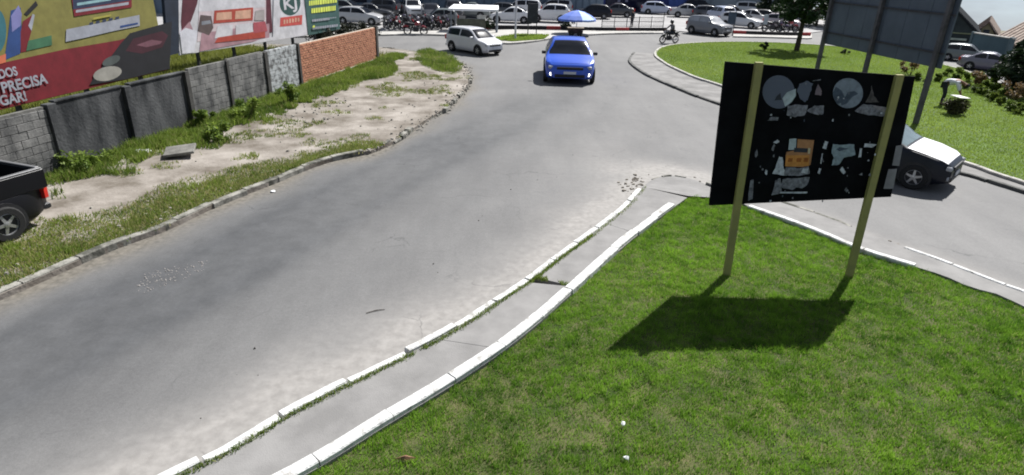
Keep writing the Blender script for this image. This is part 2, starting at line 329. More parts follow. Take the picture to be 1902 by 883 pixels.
def road():
    xs = np.concatenate([np.arange(-34, -12, 1.0), np.arange(-12, 20, 0.3), np.arange(20, 46, 1.0)]); ys = np.concatenate([np.arange(-6, 3, 1.0), np.arange(3, 34, 0.3), np.arange(34, 64, 0.8)])
    X, Y = np.meshgrid(xs, ys); p = np.stack([X.ravel(), Y.ravel()], 1); nx, ny = len(xs), len(ys)
    me = bpy.data.meshes.new('road'); i = np.arange((nx) * (ny)).reshape(ny, nx)
    fs = np.stack([i[:-1, :-1], i[:-1, 1:], i[1:, 1:], i[1:, :-1]], -1).reshape(-1, 4)
    me.from_pydata([(a, b, 0.0) for a, b in p], [], fs.tolist())
    dl = np.minimum(dist(p, LK), dist(p, LK2)); do = dist(p, OL + TIP); dr = np.minimum(dist(p, OR), 1e9); drk = dist(p, RK_OUT)
    nzv = vnoise(p, 1.3, 1) * 0.6 + vnoise(p, 0.5, 2) * 0.4
    sand = np.clip(1.25 - do / (1.15 + 1.2 * vnoise(p, 2.5, 3)), 0, 1) * (0.55 + 0.6 * nzv)
    sand = np.maximum(sand, np.clip(1.0 - dr / (0.5 + 0.9 * vnoise(p, 2, 5)), 0, 1) * 0.8)
    # pale sand fan ahead of the island's tip
    t = P(1120, 310)[:2]; e = np.linalg.norm((p - t) * np.array([0.45, 0.30]), axis=1); sand = np.maximum(sand, np.clip(1.15 - e, 0, 1) * (0.25 + 0.6 * vnoise(p, 1.6, 8)))
    dirt = np.clip(1.15 - dl / (0.45 + 0.7 * vnoise(p, 1.7, 4)), 0, 1) * (0.6 + 0.5 * nzv)
    mid = np.array(PL([(-300, 820), (0, 690), (180, 600), (400, 500), (620, 380), (800, 290), (930, 230), (1010, 190), (1050, 155), (1090, 110)]))
    w = 1.75; dm = dist(p, mid); dark = np.exp(-(dm / w) ** 2) * (0.65 + 0.5 * vnoise(p, 3.1, 6)); dark += 0.22 * np.exp(-((dm - 0.85) / 0.28) ** 2) + 0.15 * np.exp(-((dm - 2.6) / 0.3) ** 2); far = np.clip((p[:, 1] - 14) / 16, 0, 1); dark *= 1 - 0.65 * far
    for nm, a in (('sand', sand), ('dirt', dirt), ('dark', dark)):
        at = me.attributes.new(nm, 'FLOAT', 'POINT'); at.data.foreach_set('value', np.clip(a, 0, 1).astype(np.float32))
    m = bpy.data.materials.new('worn_asphalt'); m.use_nodes = True; nt = m.node_tree; b = nt.nodes['Principled BSDF']
    b.inputs['Roughness'].default_value = 0.82; b.inputs['Specular IOR Level'].default_value = 0.35
    tcn = nt.nodes.new('ShaderNodeTexCoord')
    def noise(s, d=6, r=0.6, sc=(1, 1, 1), rot=0):
        mpn = nt.nodes.new('ShaderNodeMapping'); mpn.inputs['Scale'].default_value = sc; mpn.inputs['Rotation'].default_value = (0, 0, rot)
        n = nt.nodes.new('ShaderNodeTexNoise'); n.inputs['Scale'].default_value = s; n.inputs['Detail'].default_value = d; n.inputs['Roughness'].default_value = r
        nt.links.new(tcn.outputs['Object'], mpn.inputs[0]); nt.links.new(mpn.outputs[0], n.inputs['Vector']); return n.outputs['Fac']
    def ramp(f, a, c, p0=0.35, p1=0.65):
        r = nt.nodes.new('ShaderNodeValToRGB'); r.color_ramp.elements[0].color = a + (1,); r.color_ramp.elements[1].color = c + (1,)
        r.color_ramp.elements[0].position = p0; r.color_ramp.elements[1].position = p1; nt.links.new(f, r.inputs[0]); return r.outputs[0]
    def mixc(f, a, c):
        x = nt.nodes.new('ShaderNodeMix'); x.data_type = 'RGBA'; nt.links.new(f, x.inputs[0])
        for v, s in ((a, 6), (c, 7)):
            if isinstance(v, tuple): x.inputs[s].default_value = v + (1,)
            else: nt.links.new(v, x.inputs[s])
        return x.outputs[2]
    def math_(op, a, c):
        x = nt.nodes.new('ShaderNodeMath'); x.operation = op; x.use_clamp = True
        for v, s in ((a, 0), (c, 1)):
            if isinstance(v, (int, float)): x.inputs[s].default_value = v
            else: nt.links.new(v, x.inputs[s])
        return x.outputs[0]
    def attr(nm):
        a = nt.nodes.new('ShaderNodeAttribute'); a.attribute_name = nm; return a.outputs['Fac']
    base = ramp(noise(0.35, 5), (0.122, 0.120, 0.119), (0.146, 0.144, 0.142))
    streak = ramp(noise(1.0, 6, 0.65, (0.9, 0.16, 1), -0.62), (0.86, 0.86, 0.865), (1.10, 1.095, 1.09), 0.3, 0.7)
    grit = ramp(noise(55, 3), (0.88, 0.88, 0.88), (1.10, 1.10, 1.10))
    def mul(a, c):
        x = nt.nodes.new('ShaderNodeMix'); x.data_type = 'RGBA'; x.blend_type = 'MULTIPLY'; x.inputs[0].default_value = 1.0
        nt.links.new(a, x.inputs[6]); nt.links.new(c, x.inputs[7]); return x.outputs[2]
    mott = ramp(noise(5.5, 5, .7), (0.94, 0.94, 0.94), (1.05, 1.05, 1.05), .3, .7); agg = ramp(noise(20, 4, .7), (0.88, 0.88, 0.88), (1.10, 1.10, 1.10), .3, .7)
    c = mul(mul(mul(base, streak), grit), mul(mott, agg))
    c = mixc(math_('MULTIPLY', attr('dark'), 0.85), c, mul(ramp(noise(2.2), (0.036, 0.039, 0.043), (0.060, 0.063, 0.068)), mul(mul(streak, agg), mott)))
    edge = noise(2.6, 8, 0.7)
    sf = math_('MULTIPLY', math_('ADD', attr('sand'), math_('MULTIPLY', math_('SUBTRACT', edge, 0.5), 0.9)), attr('sand'))
    c = mixc(math_('MULTIPLY', sf, 1.5), c, ramp(noise(7), (0.195, 0.185, 0.174), (0.258, 0.246, 0.232)))
    df = math_('MULTIPLY', math_('ADD', attr('dirt'), math_('MULTIPLY', math_('SUBTRACT', edge, 0.5), 0.8)), attr('dirt'))
    c = mixc(math_('MULTIPLY', df, 1.3), c, ramp(noise(9), (0.085, 0.077, 0.064), (0.16, 0.145, 0.122)))
    vo = nt.nodes.new('ShaderNodeTexVoronoi'); vo.feature = 'DISTANCE_TO_EDGE'; vo.inputs['Scale'].default_value = 0.42
    wv = nt.nodes.new('ShaderNodeVectorMath'); wv.operation = 'ADD'; ns_ = nt.nodes.new('ShaderNodeTexNoise'); ns_.inputs['Scale'].default_value = 1.6; ns_.inputs['Detail'].default_value = 5
    nt.links.new(tcn.outputs['Object'], ns_.inputs['Vector']); nt.links.new(tcn.outputs['Object'], wv.inputs[0]); nt.links.new(ns_.outputs['Color'], wv.inputs[1]); nt.links.new(wv.outputs[0], vo.inputs['Vector'])
    ck = nt.nodes.new('ShaderNodeMapRange'); ck.inputs[1].default_value = 0.0; ck.inputs[2].default_value = 0.010; ck.inputs[3].default_value = 0.5; ck.inputs[4].default_value = 0.0; nt.links.new(vo.outputs['Distance'], ck.inputs[0])
    mk = nt.nodes.new('ShaderNodeMapRange'); mk.inputs[1].default_value = 0.50; mk.inputs[2].default_value = 0.62; nt.links.new(noise(0.5, 3), mk.inputs[0])
    c = mixc(math_('MULTIPLY', ck.outputs[0], mk.outputs[0]), c, (0.03, 0.03, 0.032))
    sp_ = nt.nodes.new('ShaderNodeMapRange'); sp_.inputs[1].default_value = 0.66; sp_.inputs[2].default_value = 0.78; sp_.inputs[4].default_value = 0.18; nt.links.new(noise(2.4, 3), sp_.inputs[0])
    c = mixc(sp_.outputs[0], c, (0.06, 0.06, 0.06))
    nt.links.new(c, b.inputs['Base Color'])
    bp = nt.nodes.new('ShaderNodeBump'); bp.inputs['Strength'].default_value = 0.35; bp.inputs['Distance'].default_value = 0.01
    nt.links.new(noise(90, 3), bp.inputs['Height']); nt.links.new(bp.outputs[0], b.inputs['Normal'])
    me.materials.append(m); me.update(); tag(link('road', me), kind='structure')
road()

# ------------------------------------------------------------------ near traffic island: lawn, cement path, kerbs
Lfine = resample(OL, 0.25); ILf = resample(IL, 0.25); ORf = resample(OR, 0.25); IRf = resample(list(IR) + list(IR2[1:]), 0.25)
lawn_pts = list(ILf) + PL([(1300, 364), (1340, 370)], 0.04) + list(IRf) + [P(1500, 2200)[:2] * 0 + np.array([6.0, -1.0]), np.array([-1.0, -1.0])]
lawn = tag(sheet('lawn', lawn_pts, 0.04, LAWNSOIL), kind='structure')
path_mid = np.array(list(offset(Lfine, -0.1)))
footpath = empty('footpath'); tag(footpath, kind='structure')
# slabs of the left path: cut across at the joints
cut = [0.0, 0.20, 0.40, 0.575, 0.80, 1.0]
nL, nI = len(Lfine) - 1, len(ILf) - 1
for a, b in zip(cut[:-1], cut[1:]):
    g = 0.0025
    ga = g if a > 0 else 0; gb = g if b < 1 else 0
    A = Lfine[int((a + ga) * nL):int((b - gb) * nL) + 1]; B = ILf[int((a + ga) * nI):int((b - gb) * nI) + 1]
    A = offset(A, -0.05)
    sheet('slab', list(A) + list(B[::-1]), 0.095 + rnd.uniform(-.004, .004), PATHC, footpath)
tipf = resample(list(TIP), 0.2)
tin = PL([(1392, 380), (1340, 368), (1277, 364)], 0.095); tpts = [Lfine[-1]] + list(tipf[1:]) + tin
tz = [.09] + [.012] * (len(tipf) - 1) + [.085, .09, .094]
mb = MB().add([(p[0], p[1], z) for p, z in zip(tpts, tz)], [tuple(t) for t in tessellate_polygon([[Vector((p[0], p[1], 0)) for p in tpts]])]); mb.build('slab', PATHC, footpath)
sheet('slab', list(ORf) + list(IRf[::-1]), 0.083, PATHC, footpath)
kerb(lawn, offset(resample(IL, 0.3), 0.09), 0.17, -0.05, 0.16, 1.0, 0.014, WHITEP, jit=0.007, tilt=.003)
kerb(footpath, resample(OL, 0.3), 0.115, -0.05, 0.118, 0.95, 0.05, WHITEP, jit=0.012, tilt=.006)
kerb(lawn, resample(IR, 0.3), 0.14, -0.05, 0.13, 0.9, 0.015, WHITEP, jit=0.004)
OR_w = [p for p in PL([(1680, 458), (1740, 479), (1800, 502), (1870, 529), (1902, 540), (2000, 582), (2250, 700), (2500, 840)], 0.10)]
kerb(footpath, OR_w, 0.10, -0.05, 0.10, 0.9, 0.03, WHITEP, jit=0.006)
kerb(footpath, PL([(1312, 338), (1420, 366), (1545, 406), (1600, 430), (1635, 443)], 0.08), 0.12, -0.05, 0.092, 0.9, 0.04, OLDK, jit=0.01)
kerb(footpath, tipf, 0.07, -0.05, 0.022, 0.4, 0.10, OLDK, jit=0.02, keep=0.45)

def scatter(poly, n, test=None):
    poly = np.array([p[:2] for p in poly]); lo, hi = poly.min(0), poly.max(0); out = []
    got = 0
    while got < n:
        q = lo + nr.random((n, 2)) * (hi - lo); q = q[inpoly(q, poly)]
        if test is not None: q = q[test(q)]
        out.append(q); got += len(q)
        if len(out) > 60: break
    return np.concatenate(out)[:n]
def in_view(q, z=0.0, m=60):
    v = np.concatenate([q, np.full((len(q), 1), z)], 1) - C0; d = v @ CF; x = 951 + F * (v @ CR) / d; y = 441.5 - F * (v @ CU) / d
    return (d > 0.5) & (x > -m) & (x < 1902 + m) & (y > -m) & (y < 883 + m * 3)
thin_c = [(P(1735, 580)[:2], 0.55), (P(1320, 690)[:2], 0.3), (P(1060, 790)[:2], 0.5), (P(750, 850)[:2], 0.35), (P(1500, 810)[:2], 0.4), (P(1350, 830)[:2], 0.5), (P(1650, 700)[:2], 0.6), (P(1250, 800)[:2], 0.35)]
def lawn_test(q):
    k = in_view(q, 0.04, 420); den = 0.72 + 0.5 * vnoise(q, 0.35, 21)
    for c, r in thin_c: den -= 0.42 * np.exp(-(np.linalg.norm(q - c, axis=1) / r) ** 2)
    return k & (nr.random(len(q)) < den)
q = scatter(lawn_pts, 560000, lawn_test)
tn = 0.26 * vnoise(q, 1.1, 31) + 0.34 * vnoise(q, 0.20, 32) + 0.36 * vnoise(q, 0.085, 35) + 0.34 * nr.random(len(q)) - 0.16 - 0.10 * np.clip((q[:, 0] - 5.5) / 3, 0, 1)
dry = vnoise(q, 0.9, 33); tn = np.where((nr.random(len(q)) < 0.03 + 0.07 * (dry > 0.72)), 0.99, np.clip(tn, 0, 0.92))
g = blades('lawn_grass', q, 0.04, 0.018 + 0.052 * vnoise(q, 0.11, 36) * (0.6 + 0.8 * vnoise(q, 0.5, 37)), 0.0105, GRASS, 0.9, tn); tag(g, 'mown green grass covering the near traffic island', 'grass', kind='stuff')
# grass in the joint between kerb and path
line = resample(OL, 0.02); line = offset(line, -0.10); keepm = vnoise(line, 0.6, 41) > 0.14
line = line[keepm & in_view(line, 0.1, 300)]; q = np.repeat(line, 12, 0) + nr.normal(0, 1, (len(line) * 12, 2)) * 0.024
y0 = P(1036, 473)[1]; q = q[(q[:, 1] < y0 + 0.8) | (nr.random(len(q)) < 0.25)]
jl = np.array(Lfine)[int(0.575 * nL)]; je = np.array(ILf)[int(0.575 * nI)]
tt = nr.random(700) ** 1.3; qj = jl + (je - jl) * tt[:, None] + nr.normal(0, 0.035, (700, 2))
qj = qj[vnoise(qj, 0.25, 5) > 0.45]
g = blades('joint_weeds', np.concatenate([q, qj]), 0.09, 0.042, 0.014, WEED, 0.9); tag(g, 'weeds growing in the joint along the white kerb', 'weeds', kind='stuff')

# ------------------------------------------------------------------ left verge: sandy pavement, grass strips, kerb
LKf = resample(LK, 0.3); LK2f = resample(LK2, 0.3); LK3f = resample(LK3, 0.5)
verge_pts = list(LKf) + list(LK2f[1:]) + list(LK3f[1:]) + [np.array([-34, 46.]), np.array([-34, 2.0])]
def verge_mat():
    m = mat('sandy_verge', (0.125, 0.106, 0.085), 0.95, scale=0.9, bump=0.8, bscale=14, col2=(0.285, 0.258, 0.230), lo=.36, hi=.66, detail=10)
    return m
verge = tag(sheet('verge', verge_pts, 0.10, verge_mat()), kind='structure')
kerb(verge, offset(resample(LK, 0.3), 0.07), 0.16, -0.05, 0.135, 1.0, 0.02, OLDK, jit=0.018)
kerb(verge, offset(resample(LK2, 0.2), 0.03), 0.15, -0.05, 0.12, 0.55, 0.10, OLDK, jit=0.06, keep=0.72, tilt=0.02)
kerb(verge, resample(LK3[:4], 0.2), 0.15, -0.05, 0.11, 0.8, 0.06, OLDK, jit=0.03, keep=0.8)
WLf = np.array([wall_xy(y) for y in np.arange(4, 34.2, 0.3)])
allK = np.concatenate([LKf, LK2f])
def wall_grass(q):
    s = (q - WB[:2]) @ WN; y = q[:, 1]
    wid = 0.62 + 0.85 * vnoise(q, 1.2, 51) + np.where((y > 16.5) & (y < 22), 0.55, 0) + np.where((y > 22) & (y < 27), 0.35, 0)
    return (s > 0.05) & (s < wid * (0.35 + 0.85 * nr.random(len(q)) ** .6) * (0.55 + 0.9 * vnoise(q, .35, 58))) & (y > 9.5) & (y < 36) & in_view(q, .1, 260)
q1 = scatter([wall_xy(6), wall_xy(37), wall_xy(37) + WN * 3, wall_xy(6) + WN * 3], 50000, wall_grass)
def kerb_grass(q):
    d = dist(q, LKf); y = q[:, 1]; wid = np.clip(2.2 - 0.13 * (y - 7.5), 0.35, 2.6) * (0.62 + 0.6 * vnoise(q, 0.9, 52))
    return (d > 0.13) & (d < wid * (0.3 + 0.95 * nr.random(len(q)) ** .6)) & in_view(q, .1, 260) & (nr.random(len(q)) < 0.30 + 0.95 * vnoise(q, 0.4, 53))
q2 = scatter(verge_pts, 74000, kerb_grass)
patch = PL([(765, 95), (800, 92), (845, 104), (866, 122), (858, 136), (820, 136), (782, 124), (770, 110)], .1)
q3 = scatter(patch, 9000, lambda q: in_view(q) & (dist(q, patch + patch[:1]) > .75 * vnoise(q, .45, 9) * nr.random(len(q)) ** .5))
end_p = PL([(698, 118), (715, 104), (738, 118), (745, 132), (725, 145), (690, 150), (640, 168), (600, 186), (598, 172)], .1)
q4 = scatter(end_p, 15000, lambda q: in_view(q) & (dist(q, end_p + end_p[:1]) > .8 * vnoise(q, .5, 19) * nr.random(len(q)) ** .5))
tuf = scatter(verge_pts, 1700, lambda q: in_view(q) & (((q - WB[:2]) @ WN) > 1.3) & (vnoise(q, 0.8, 77) > 0.66))
q5 = np.repeat(tuf, 9, 0) + nr.normal(0, 0.05, (len(tuf) * 9, 2))
allq = np.concatenate([q1, q2, q3, q4, q5]); hts = np.concatenate([np.full(len(q1), .17), np.full(len(q2), .065), np.full(len(q3), .12), np.full(len(q4), .15), np.full(len(q5), .06)])
hts = hts * (0.5 + 1.0 * vnoise(allq, 0.5, 61)); tn = 0.5 * vnoise(allq, 0.8, 62) + 0.5 * nr.random(len(allq)); tn = np.where(nr.random(len(allq)) < np.where(hts < 0.09, 0.38, 0.08), 0.99, np.clip(tn, 0, .92))
g = blades('verge_grass', allq, 0.10, hts, 0.020 + hts * 0.06, WEED, 0.9, tn); tag(g, 'patchy grass and weeds on the sandy verge by the wall', 'grass', kind='stuff')

def stones(name, pts, z, smin, smax, m, label, cat):
    mb = MB()
    for p in pts:
        s = rnd.uniform(smin, smax); a = rnd.uniform(0, 3); ring = []
        for k in range(5): w = a + k * 1.2566; r = s * rnd.uniform(.7, 1.2); ring.append((p[0] + r * math.cos(w), p[1] + r * math.sin(w)))
        h = s * rnd.uniform(.5, 1.0)
        vs = [(x, y, z - .01) for x, y in ring] + [(p[0] + (x - p[0]) * .6, p[1] + (y - p[1]) * .6, z + h) for x, y in ring]
        mb.add(vs, [(0, 1, 6, 5), (1, 2, 7, 6), (2, 3, 8, 7), (3, 4, 9, 8), (4, 0, 5, 9), (5, 6, 7, 8, 9)])
    return tag(mb.build(name, m), label, cat, kind='stuff')
ST = mat('rubble_stone', (0.26, 0.24, 0.21), 0.95, 0.5, 6, bump=0.4)
sp = np.concatenate([scatter(verge_pts, 170, lambda q: in_view(q) & (dist(q, allK) < 0.5 + 2.6 * nr.random(len(q))) & (((q - WB[:2]) @ WN) > .5)), scatter(PL([(480, 205), (640, 180), (660, 205), (560, 240)], .1), 90), np.repeat(np.array(LK2f), 3, 0) + nr.normal(0, .12, (len(LK2f) * 3, 2))])
stones('rubble', sp, 0.10, 0.015, 0.06, ST, 'loose stones and rubble scattered over the sandy verge', 'rubble')
gp = scatter(PL([(250, 535), (270, 508), (340, 492), (385, 482), (378, 505), (320, 530), (262, 545)]), 150)
stones('pothole_gravel', gp, -0.004, 0.006, 0.022, mat('pale_gravel', (0.27, 0.25, 0.235), .95, .3, 6), 'pale gravel spilled over a broken patch of asphalt', 'gravel')
tp = np.concatenate([scatter(PL([(1146, 328), (1190, 322), (1196, 345), (1170, 366), (1150, 352)]), 60), np.array(PL([(1205, 325), (1240, 322), (1290, 330), (1300, 338), (1560, 412), (1652, 450), (1668, 455), (1660, 452)]))])
stones('kerb_crumbs', tp, -0.012, 0.012, 0.055, mat('crumbled_kerb', (0.17, 0.15, 0.125), .95, .4, 6), 'crumbled kerb pieces at the tip of the traffic island', 'rubble')
rp = scatter(PL([(100, 883), (400, 600), (900, 350), (1150, 250), (1150, 330), (850, 560), (420, 815)]), 16)
stones('road_litter', rp, 0.0, 0.006, 0.022, mat('dark_grit', (0.05, 0.045, 0.04), .95, .3, 6), 'small dark bits of grit lying on the road', 'grit')

# broken slab by the wall
s0 = P(338, 290, .1); sl = empty('concrete_slab', (s0[0], s0[1], 0.1), 0.3, 'broken grey concrete slab lying tilted among weeds by the dark wall', 'slab')
o = MB().box((0, 0, 0.17), (0.75, 0.55, 0.07), 0, bev=.01).build('slab_top', mat('weathered_slab', (.16, .155, .14), .95, .35, 3, bump=.5), sl); o.rotation_euler = (0.16, -0.10, 0)
MB().box((-0.1, 0.05, 0.06), (0.42, 0.3, 0.12), 0.2, bev=.02).build('rubble_base', ST, sl)
s1 = P(268, 285, .1); bag = MB()
for k in range(5): bag.lathe([(0.0, -.02), (.07, .0), (.09, .04), (.05, .09), (0.01, .10)], (s1[0] + rnd.uniform(-.15, .15), s1[1] + rnd.uniform(-.08, .08), .12), 7)
tag(bag.build('plastic_bag', mat('white_plastic', (.6, .6, .6), .5, .15, 6)), 'crumpled white plastic bag in the weeds under the dark wall', 'bag')
for i, (px, py, sc, lb) in enumerate([(1157, 790, .035, 'upper of two white litter scraps on the near lawn'), (1163, 853, .035, 'lower of two white litter scraps on the near lawn'), (507, 357, .07, 'white scrap on the road at the old left kerb')]):
    c = P(px, py, .08 if i < 2 else 0.0); mb = MB(); n = 7
    ring = [(c[0] + sc * rnd.uniform(.6, 1.2) * math.cos(k * .9), c[1] + sc * rnd.uniform(.6, 1.2) * math.sin(k * .9), c[2] + rnd.uniform(.0, .03)) for k in range(n)]
    mb.add(ring + [(x, y, z + .012) for x, y, z in ring] + [(c[0], c[1], c[2] + .05)], [(k, (k + 1) % n, n + (k + 1) % n, n + k) for k in range(n)] + [(n + k, n + (k + 1) % n, 2 * n) for k in range(n)] + [tuple(range(n))[::-1]])
    tag(mb.build('litter_scrap', mat('paper_white', (.8, .8, .8), .7, .05, 6)), lb, 'litter')
c = P(752, 852, .08); mb = MB()
mb.add([(c[0] - .12, c[1], .07), (c[0], c[1] + .035, .10), (c[0] + .13, c[1] + .01, .085), (c[0], c[1] - .03, .075), (c[0], c[1], .115)], [(0, 3, 4), (3, 2, 4), (2, 1, 4), (1, 0, 4), (0, 1, 2, 3)])
tag(mb.build('dry_leaf', mat('dry_leaf_brown', (.16, .085, .05), .8, .3, 12)), 'curled brown dry leaf on the lawn at the bottom edge', 'leaf')
a, b = P(680, 583), P(715, 576); mb = MB(); mb.tube([(a[0], a[1], .012), ((a[0] + b[0]) / 2, (a[1] + b[1]) / 2 + .02, .016), (b[0], b[1], .012)], [.006, .008, .005], 5)
tag(mb.build('twig', mat('twig_brown', (.07, .06, .05), .9, .2, 9)), 'thin dark twig lying on the middle of the road', 'twig')

# ------------------------------------------------------------------ boundary wall of blocks, render and brick
def wall_thing():
    y0 = 10.5; root = empty('boundary_wall', (*wall_xy(y0), 0.0), 0, 'long boundary wall of grey blocks, dark render and orange bricks beside the verge', 'wall')
    ang = math.atan2(WDIR[1], WDIR[0]); root.rotation_euler = (0, 0, ang)       # local x along the wall, -y towards the road
    L = lambda y: (y - y0) / WDIR[1]
    BLK = mat('grey_concrete_block', (0.055, 0.056, 0.057), .95, scale=2.4, bump=.6, bscale=24, col2=(0.20, 0.197, 0.19), lo=.34, hi=.66, world=(1, 1, .55), detail=9)
    MORT = mat('dark_mortar', (0.12, 0.118, 0.11), .95, .3, 6, bump=.5, bscale=40)
    REND = mat('dark_stained_render', (0.018, 0.020, 0.023), .95, scale=1.5, bump=.7, bscale=14, col2=(0.10, 0.102, 0.105), lo=.36, hi=.70, world=(1.3, 1.3, .45), detail=10)
    PAINT = mat('flaking_white_paint', (0.40, 0.42, 0.43), .9, scale=5, bump=.5, bscale=25, col2=(0.12, 0.12, 0.12), lo=.46, hi=.60, world=(1, 1, 1))
    POST = mat('dark_concrete_post', (0.055, 0.053, 0.05), .95, .3, 3, bump=.4)
    BRK = mat('orange_brick', (0.50, 0.235, 0.14), .9, scale=4.5, bump=.5, bscale=30, col2=(0.30, 0.125, 0.075), lo=.40, hi=.62)
    BRM = mat('brick_mortar', (0.44, 0.38, 0.31), .95, .2, 10, bump=.4)
    def panel(ya, yb, h, core, name, z0=0.0):
        a, b = L(ya), L(yb); return MB().box(((a + b) / 2, .06, (h + z0) / 2 + .05), (b - a - .02, .10, h - z0 - .10)).build(name, core, root)
    bm_ = MB().box((0, 0, 0), (.375, .03, .178), bev=.006).mesh('concrete_block', BLK)
    bmp = MB().box((0, 0, 0), (.375, .03, .178), bev=.006).mesh('concrete_block', PAINT)
    for ya, yb, h, mesh_, core in ((10.5, 14.45, 1.68, bm_, MORT), (19.45, 21.25, 1.80, bm_, MORT), (21.4, 23.5, 1.83, bm_, MORT), (23.75, 25.85, 1.82, bmp, PAINT)):
        p = panel(ya, yb, h, core, 'block_panel'); a, b = L(ya), L(yb); nc = int((b - a) / .39); nrw = int(h / .19); w = (b - a) / nc
        for r in range(nrw):
            ed = [a] + [a + w * (c_ + (.5 if r % 2 else 1)) for c_ in range(nc - (0 if r % 2 else 1))] + [b]
            for x0, x1 in zip(ed[:-1], ed[1:]):
                o = link('concrete_block', mesh_, p); o.location = ((x0 + x1) / 2, -.003 + rnd.uniform(-.005, .005), .10 + (r + .5) * .19)
                o.scale = ((x1 - x0 - .012) / .375, 1, 1); o.rotation_euler = (0, rnd.uniform(-.006, .006), 0)
    for ya, yb in ((14.75, 16.8), (17.1, 19.2)):
        panel(ya, yb, 1.72, REND, 'rendered_panel')
        MB().box(((L(ya) + L(yb)) / 2, .06, 1.745), (L(yb) - L(ya) + .04, .16, .05), bev=.01).build('coping', REND, root)
    for y, wd, h, m in ((14.6, .24, 1.72, REND), (16.95, .22, 1.72, REND), (19.32, .16, 1.76, POST), (21.33, .11, 1.80, POST), (23.63, .2, 1.80, POST), (25.97, .14, 1.85, POST), (33.85, .22, 1.86, POST)):
        MB().box((L(y), .03, h / 2), (wd, .2, h), bev=.012).build('post', m, root)
    # brick panel
    ya, yb = 26.08, 33.72; a, b = L(ya), L(yb); p = panel(ya, yb, 1.80, BRM, 'brick_panel', .18)
    MB().box(((a + b) / 2, .05, .12), (b - a, .18, .26), bev=.02).build('footing', CONC, root)
    mb = MB(); bl, bh = .235, .098
    for r in range(16):
        x = a + .01 + (bl / 2 if r % 2 else 0) - bl
        while x < b:
            x0, x1 = max(x + .011, a), min(x + bl - .011, b)
            if x1 - x0 > .03: mb.box(((x0 + x1) / 2, -.004 + rnd.uniform(-.008, .008), .215 + r * bh + bh / 2), (x1 - x0, .045, bh - .024))
            x += bl
    o = mb.build('bricks', BRK, p); o['kind'] = 'stuff'
    return root
wall_thing()

# bushes and taller weeds at the wall's foot
def bush(name, x, y, z, r, h, m, label, cat='bush', per=70, size=.07, k=10, group=None):
    root = empty(name, (x, y, z), 0, label, cat, group)
    cen = [(rnd.gauss(0, r * .5), rnd.gauss(0, r * .5), h * rnd.uniform(.25, .85)) for _ in range(k)]
    st = MB()
    for c in cen: st.tube([(c[0] * .2, c[1] * .2, 0), (c[0] * .7, c[1] * .7, c[2] * .6), c], [.012, .009, .004], 5)
    st.build('stems', BARK, root)
    leafcloud('foliage', cen, [r * rnd.uniform(.3, .5) for _ in cen], per, size, m, root)
    return root
for px, py, r, h, lb in ((455, 222, .45, .75, 'leafy green bush against the grey block wall panels'), (375, 236, .24, .60, 'small yellow-green bush where dark render meets grey blocks'), (535, 195, .40, .95, 'feathery grey-green bush in front of the whitewashed wall panel'), (405, 262, .38, .5, 'yellow-green weed clump below the leafy wall bush'), (165, 312, .45, .40, 'low dark weed clump under the dark rendered wall near the pickup')):
    p = P(px, py, .1); bush('wall_bush', p[0], p[1], .1, r, h, WEED, lb, size=.06)

# ------------------------------------------------------------------ lettering
def text_mesh(body, bold=0.0):
    cu = bpy.data.curves.new('lettering', 'FONT'); cu.body = body; cu.offset = bold; cu.extrude = 0.0
    o = bpy.data.objects.new('lettering', cu); COL.objects.link(o); dg = bpy.context.evaluated_depsgraph_get()
    me = bpy.data.meshes.new_from_object(o.evaluated_get(dg)); bpy.data.objects.remove(o); bpy.data.curves.remove(cu)
    v = np.array([x.co[:2] for x in me.vertices]); lo, hi = v.min(0), v.max(0)
    fs = [tuple(p.vertices) for p in me.polygons]; bpy.data.meshes.remove(me)
    return (v - lo) / (hi - lo), fs
class Face:
    """an upright flat face through ground points a, b (seen with a at the left); prints are thin sheets lying on it"""
    def __init__(s, root, a, b):
        s.root = root; s.a = np.array([a[0], a[1], 0.0]); s.b = np.array([b[0], b[1], 0.0]); s.u = (s.b - s.a) / np.linalg.norm(s.b - s.a)
        s.n = np.array([s.u[1], -s.u[0], 0.0]); s.o = np.array(root.location); s.k = 0
    def pt(s, px, lift=0.0): return VP(px[0], px[1], s.a[:2], s.b[:2]) + s.n * lift - s.o
    def print(s, name, pts, m, world=False, lift=None):
        s.k += 1; d = lift if lift is not None else 0.004 + 0.0012 * s.k
        q = [(np.array(p) + s.n * d - s.o) if world else s.pt(p, d) for p in pts]
        vs = [tuple(p) for p in q]; ctr = [Vector(((v - q[0]) @ s.u, v[2] - q[0][2], 0)) for v in q]
        fs = []
        for t in tessellate_polygon([ctr]):
            a, b, c = (ctr[i] for i in t); fs.append(tuple(t) if (b - a).cross(c - a).z > 0 else tuple(t)[::-1])
        me = bpy.data.meshes.new(name); me.from_pydata(vs, [], fs); me.materials.append(m); me.update(); return link(name, me, s.root)
    def text(s, body, p0, p1, h0, m, bold=.01, h1=None, lift=None):
        """baseline from photo point p0 to p1, letters h0 metres tall"""
        s.k += 1; d = lift if lift is not None else 0.004 + 0.0012 * s.k; v, fs = text_mesh(body, bold); A = s.pt(p0, d); B = s.pt(p1, d); h1 = h1 or h0
        vs = [tuple(A + (B - A) * x + np.array([0, 0, (h0 + (h1 - h0) * x) * y])) for x, y in v]
        me = bpy.data.meshes.new('lettering'); me.from_pydata(vs, [], fs); me.materials.append(m); me.update(); return link('lettering', me, s.root)
def flat(name, col, rough=.7, var=.22): return mat('print_' + name, col, rough, var, 2.2, detail=8, lo=.3, hi=.7)

